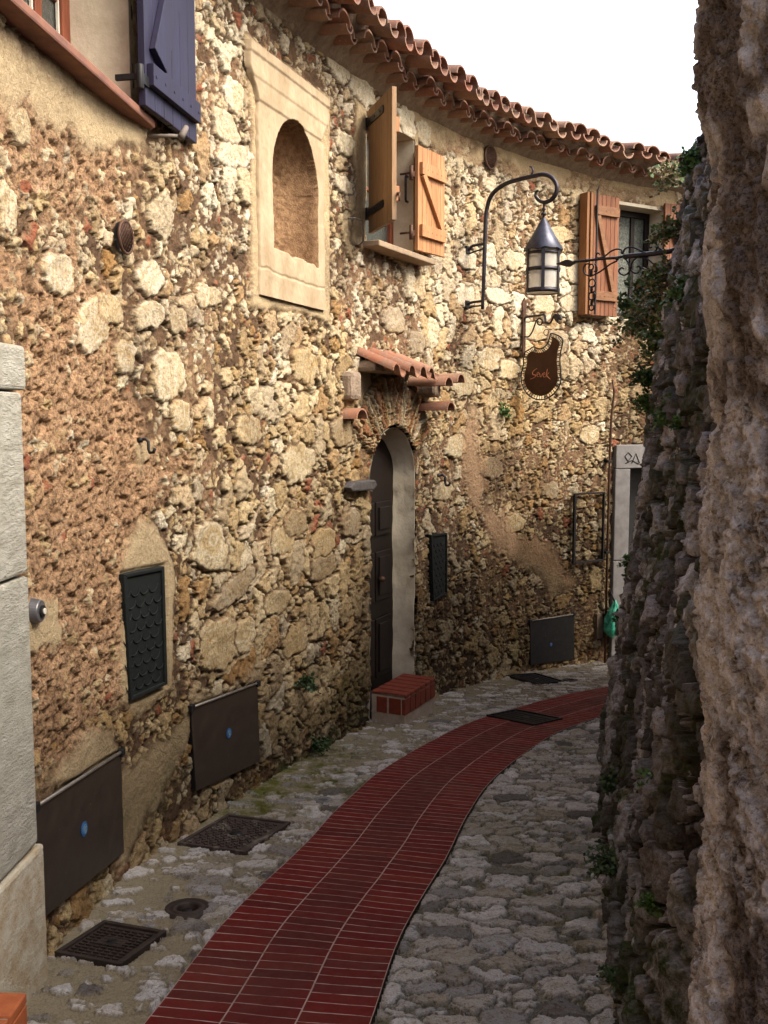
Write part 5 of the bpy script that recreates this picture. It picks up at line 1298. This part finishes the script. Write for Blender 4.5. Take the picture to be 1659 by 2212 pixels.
# ---------------------------------------------------------------- ornate bracket on the retaining wall
A = ray(1206, 567); A = A*(6.25/A[1]); Bp = ray(1446, 536); Bp = Bp*(5.75/Bp[1])
A = Vector((A[0], A[1], A[2]+EYE)); Bv = Vector((Bp[0], Bp[1], Bp[2]+EYE))
ex = Vector((Bv.x-A.x, Bv.y-A.y, 0)).normalized(); ey = Vector((0, 0, 1)).cross(ex)
Mo = Matrix(((ex.x, ey.x, 0, Bv.x), (ex.y, ey.y, 0, Bv.y), (0, 0, 1, Bv.z), (0, 0, 0, 1)))
orn = thing('ornate_bracket', 'black scrolled iron arm with an arrow tip before the far window', 'bracket', Mo)
def op(px, py): p = hit(Mo, px, py, 0.0, 1); return (p.x, 0, p.z)
F2 = lambda x, y: ((1750+x*450/1659)*F, (580+y*450/1659)*F)
def o2(pts): return [op(*F2(*p)) for p in pts]
mb = MB(); mb.tube([*o2([(290, 940), (430, 925), (600, 905), (800, 890), (900, 870)])], .0085, 8); mb.tube(o2([(880, 880), (1000, 865), (1150, 850), (1250, 840), (1420, 815)])+[(.20, .0, .01)], .015, 8); mb.build('arm', M_iron, orn)
mb = MB(); t0 = o2([(85, 965), (200, 915), (235, 912), (300, 940), (330, 945), (300, 962), (240, 998), (210, 998)]); m = len(t0)
mb.add([(x, -.010, z) for x, y, z in t0]+[(x, .010, z) for x, y, z in t0], [tuple(range(m)), tuple(range(2*m-1, m-1, -1))]+[(k, k+m, (k+1) % m+m, (k+1) % m) for k in range(m)]); mb.build('arrow_tip', M_iron, orn, .003)
SC = [[(600, 850), (570, 835), (552, 865), (570, 890), (610, 890), (660, 870), (720, 820), (790, 790), (850, 800), (870, 830)],
      [(870, 830), (890, 790), (930, 770), (990, 770), (1060, 800), (1130, 830), (1180, 830)],
      [(470, 960), (430, 970), (405, 1010), (415, 1070), (460, 1100), (520, 1095), (590, 1060), (660, 1010), (730, 960), (800, 930)],
      [(540, 960), (560, 1000), (560, 1050), (530, 1050)],
      [(960, 1000), (940, 1060), (890, 1095), (840, 1080), (820, 1040), (850, 1010), (880, 1020)], [(950, 1000), (985, 1060), (1040, 1070), (1070, 1030), (1060, 990), (1030, 1000)],
      [(880, 890), (920, 930), (950, 1000)], [(960, 1000), (980, 940), (1030, 890), (1080, 890)], [(1090, 890), (1150, 900), (1200, 940), (1240, 975)],
      [(1270, 760), (1255, 725), (1210, 710), (1175, 735), (1180, 775), (1210, 765)], [(1270, 760), (1255, 690), (1270, 660)], [(1270, 760), (1260, 800), (1220, 830)], [(1270, 760), (1310, 790), (1350, 820)]]
for q in SC:
    pts = cr_spline(o2(q), 4); mb = MB(); mb.tube(pts, .0052, 6); mb.build('scroll', M_iron, orn)
for q in ((860, 830), (955, 1005), (1270, 765), (800, 905), (560, 905), (440, 925)):
    p = op(*F2(*q)); mb = MB(); mb.lathe([(0, -.012), (.011, -.006), (.011, .006), (0, .012)], 8, p[0], p[1], p[2]); mb.build('rivet', M_iron, orn)
chain = thing('hanging_chain', 'short black chain of round links dangling from the wrought iron arm', 'chain', Mo)
for i, (cx_, cy_, r) in enumerate(((495, 1000, 30), (495, 1070, 28), (505, 1190, 42), (500, 1265, 26), (505, 1340, 42), (500, 1415, 24), (500, 1475, 30))):
    p = op(*F2(cx_, cy_)); rr = r*450/1659*F/2100*6.1; mb = MB(); sw_ = (i % 2 == 1)
    mb.tube([(p[0]+(0 if sw_ else rr*math.cos(t)), (rr*math.cos(t)*.6 if sw_ else 0), p[2]+rr*1.1*math.sin(t)*(1.3 if sw_ else 1)) for t in np.linspace(0, 2*math.pi, 17)[:-1]], .0048, 6, True); mb.build('link', M_iron, chain)

# ---------------------------------------------------------------- green plastic bag by the far doorway
Mg = frame_at(1328, 1340, .10); bag = thing('plastic_bag', 'green translucent plastic bag hanging low on the far door jamb', 'bag', Mg)
nb_, na_ = 22, 28; vs = []
for i in range(nb_):
    v = i/(nb_-1); z = .20-.36*v; rad = .012+.095*math.sin(min(1, v*1.08)*math.pi*.62)**1.2*(1 if v < .85 else math.sqrt(max(.02, 1-((v-.85)/.16)**2)))
    for k in range(na_):
        a = 2*math.pi*k/na_; rr = rad*(1+.18*math.sin(5*a+3*v)+.10*math.sin(11*a-5*v))
        vs.append((rr*math.cos(a)*1.05, rr*math.sin(a)*.7, z+.01*math.sin(3*a)))
mb = MB(); mb.add(vs, [(i*na_+k, (i+1)*na_+k, (i+1)*na_+(k+1) % na_, i*na_+(k+1) % na_) for i in range(nb_-1) for k in range(na_)]+[tuple((nb_-1)*na_+k for k in range(na_))], True)
mgb, t_, b_ = nt('green_bag_plastic'); b_.inputs['Base Color'].default_value = (.02, .30, .17, 1); b_.inputs['Roughness'].default_value = .25; _n = N(t_)
_n.lk(_n.mix(_n.rng(_n.noise(18, 3, .5, _n.obj()), .4, .6), (.015, .22, .13), (.10, .50, .34)), b_.inputs['Base Color']); _n.lk(_n.bump(_n.noise(30, 3, .6, _n.obj()), .6, .01), b_.inputs['Normal'])
mb.build('bag_body', mgb, bag)
mb = MB(); mb.tube([(-.01, 0, .19), (-.02, .03, .26), (0, .08, .30)], .008, 8); mb.build('bag_handle', M_black, bag)

# ---------------------------------------------------------------- plants
def plant(name, label, pos, nrm, size, nst, leaf, mats, droop=.6, cat='plant', group=None, spread=1.0, seed=1, leaves=9, up=.4):
    rg = random.Random(seed); root = thing(name, label, cat, Matrix.Translation(pos), group); nrm = Vector(nrm).normalized()
    st = MB(); lf = MB(); dr = MB()
    for i in range(nst):
        d = (nrm*rg.uniform(.3, 1)+Vector((rg.uniform(-1, 1), rg.uniform(-1, 1), rg.uniform(-.5, 1)))*spread+Vector((0, 0, up))).normalized()
        L = size*rg.uniform(.45, 1.0); p = Vector((rg.uniform(-1, 1), rg.uniform(-1, 1), rg.uniform(-1, 1)))*size*.28; pts = [p.copy()]
        for k in range(5):
            d = (d+Vector((0, 0, -droop*.28))).normalized(); p = p+d*L/5; pts.append(p.copy())
        st.tube(pts, [.0022, .002, .0018, .0015, .0012, .0008], 4)
        for k in range(leaves):
            f = rg.uniform(.15, 1)*5; j = min(int(f), 4); q = pts[j].lerp(pts[j+1], f-j)
            a = Vector((rg.uniform(-1, 1), rg.uniform(-1, 1), rg.uniform(-.6, .8))).normalized(); b = a.cross(Vector((rg.uniform(-1, 1), rg.uniform(-1, 1), rg.uniform(-1, 1)))).normalized()
            l = leaf*rg.uniform(.7, 1.7); w_ = l*.36; tgt = dr if (mats[1] is not None and rg.random() < mats[2]) else lf
            tgt.add([q, q+a*l*.5+b*w_, q+a*l, q+a*l*.5-b*w_], [(0, 1, 2, 3)])
    st.build('stem', M_dry if mats[1] else mats[0], root); lf.build('leaves', mats[0], root, flat=True)
    if dr.v: dr.build('dry_leaves', mats[1], root, flat=True)
    return root
def rwall(px, py, o=.03):
    """pixel on the retaining wall"""
    d = ray(px, py); best = None
    for k in range(len(RS)-2, 0, -1):
        # plane through this wall point with batter
        n = Vector((-RT[k, 1], RT[k, 0], 0)); p = Vector((RP[k, 0], RP[k, 1], -.1*RP[k, 1])); 
        nn = Vector((n.x, n.y, BAT)); t = (p-Vector((0, 0, EYE))).dot(nn)/Vector(d).dot(nn)
        if t <= 0: continue
        h = Vector((0, 0, EYE))+Vector(d)*t; off = (h-p).dot(Vector((RT[k, 0], RT[k, 1], 0)))
        if abs(off) < .02 and (best is None or h.y < best[0].y): best = (h, n)
    if best is None: 
        i = np.argmax(-(RP[:, 0]/RP[:, 1])*(RP[:, 1] > 2.5)); dd = RP[i, 1]; h = Vector((0, 0, EYE))+Vector(d)*(5.6/d[1]); return h, Vector((-1, 0, 0))
    return best[0]+best[1]*o, best[1]
PL = [((1372, 600), .25, 80, M_leafd, None, 0, 'dark_shrub', 'dark leafy shrub spilling from the wall below the far window', .034, 2.0),
      ((1405, 690), .30, 70, M_leaf, M_dry, .45, 'wild_tuft', 'large green tuft with dry seed heads beside the dark shrub', .022, 1),
      ((1470, 590), .22, 40, M_leaf, M_dry, .5, 'wild_tuft', 'tuft with dry stems where the iron arm meets the dark wall', .022, 1),
      ((1500, 630), .16, 34, M_leaf, None, 0, 'wild_tuft', 'bright green tuft high on the dark wall near the rock corner', .026, 1),
      ((1455, 400), .20, 34, M_leaf, M_dry, .6, 'wild_tuft', 'dry tangled tuft at the far top end of the dark wall under the eaves', .022, 1),
      ((1497, 345), .14, 36, M_leaf, None, 0, 'wild_tuft', 'green tuft on top of the dark wall against the sky', .022, 1),
      ((1440, 760), .18, 38, M_leaf, M_dry, .25, 'wild_tuft', 'green tuft hanging on the dark wall below the dry seed heads', .022, 1),
      ((1470, 900), .17, 38, M_leaf, None, 0, 'wild_tuft', 'wide green tuft on the dark wall level with the tile canopy', .024, 1),
      ((1395, 815), .10, 22, M_leafd, None, 0, 'wild_tuft', 'small dark tuft on the edge of the dark wall beside the palette sign', .022, 1),
      ((1490, 915), .10, 26, M_leaf, None, 0, 'wild_tuft', 'green tuft close to the rock corner at door arch height', .024, 1),
      ((1452, 500), .15, 40, M_leaf, M_dry, .3, 'wild_tuft', 'fine green tuft on the edge of the dark wall above the iron arm', .02, 1),
      ((1428, 735), .16, 44, M_leaf, M_dry, .2, 'wild_tuft', 'trailing light green tuft on the wall edge just below the dark shrub', .02, 1),
      ((1412, 870), .13, 36, M_leaf, None, 0, 'wild_tuft', 'trailing green tuft on the wall edge above the carved lintel', .02, 1),
      ((1432, 600), .16, 46, M_leaf, M_dry, .35, 'wild_tuft', 'green and straw tuft just under the base of the iron arm', .022, 1),
      ((1425, 820), .13, 40, M_leaf, None, 0, 'wild_tuft', 'green tuft on the dark wall level with the palette sign lettering', .022, 1),
      ((1350, 1330), .08, 26, M_leafd, None, 0, 'wild_tuft', 'thin dark tuft on the dark wall beside the green bag', .02, 1),
      ((1345, 1700), .12, 36, M_leafd, None, 0, 'wild_tuft', 'dark tuft near the foot of the dark wall halfway along the alley', .024, 1),
      ((1385, 1225), .11, 26, M_leaf, None, 0, 'wild_tuft', 'green tuft on the dark wall beside the far doorway', .022, 1),
      ((1440, 1690), .12, 30, M_leaf, None, 0, 'wild_tuft', 'small green tuft low in the middle of the dark wall', .026, 1),
      ((1345, 1880), .22, 40, M_leafd, None, 0, 'wild_tuft', 'trailing dark weeds at the foot of the dark wall', .026, 1),
      ((1435, 1950), .10, 36, M_leaf, None, 0, 'wild_tuft', 'bright green clump low on the near part of the dark wall', .022, 1),
      ((1370, 2120), .16, 46, M_leafd, None, 0, 'wild_tuft', 'dark ferny clump at the very bottom of the dark wall', .024, 1)]
for i, (p, sz, ns, m, dry, fr, nm, lb, lf, dens) in enumerate(PL):
    h, nn = rwall(*p, .02)
    if i == 0: h = Vector((0, 0, EYE))+Vector(ray(1412, 668))*(6.4/ray(1412, 668)[1]); 
    if i == 1: h = Vector((0, 0, EYE))+Vector(ray(1412, 690))*(6.0/ray(1412, 690)[1])
    if i == 4: h = Vector((0, 0, EYE))+Vector(ray(1462, 385))*(6.3/ray(1462, 385)[1])
    if i == 5: h = Vector((0, 0, EYE))+Vector(ray(1505, 350))*(5.0/ray(1505, 350)[1])
    sc_ = max(.45, h.y/6)
    plant(nm, lb, h, nn, sz*sc_, ns, lf*sc_ if i else lf, (m, dry, fr), .7, 'shrub' if i == 0 else 'plant', 'wild plants growing on the walls', 1.0, 40+i, leaves=16 if i == 0 else 14)
def wplant(px, py, sz, ns, m, lb, lf=.02, seed=3):
    M = frame_at(px, py, .02); p = M.translation; n = -(M.to_3x3() @ Vector((0, 1, 0)))
    plant('wild_tuft', lb, p, n, sz, ns, lf, (m, None, 0), .5, 'plant', 'wild plants growing on the walls', .8, seed, leaves=8)
wplant(1085, 892, .10, 26, M_leaf, 'green tuft growing from the stones under the palette shaped sign', .02, 71)
wplant(652, 1478, .10, 26, M_leafd, 'dark tuft in the house wall left of the arched doorway', .02, 72)
wplant(685, 1612, .09, 34, M_leafd, 'low dark tuft at the foot of the house wall where the paving is mossy', .02, 73)
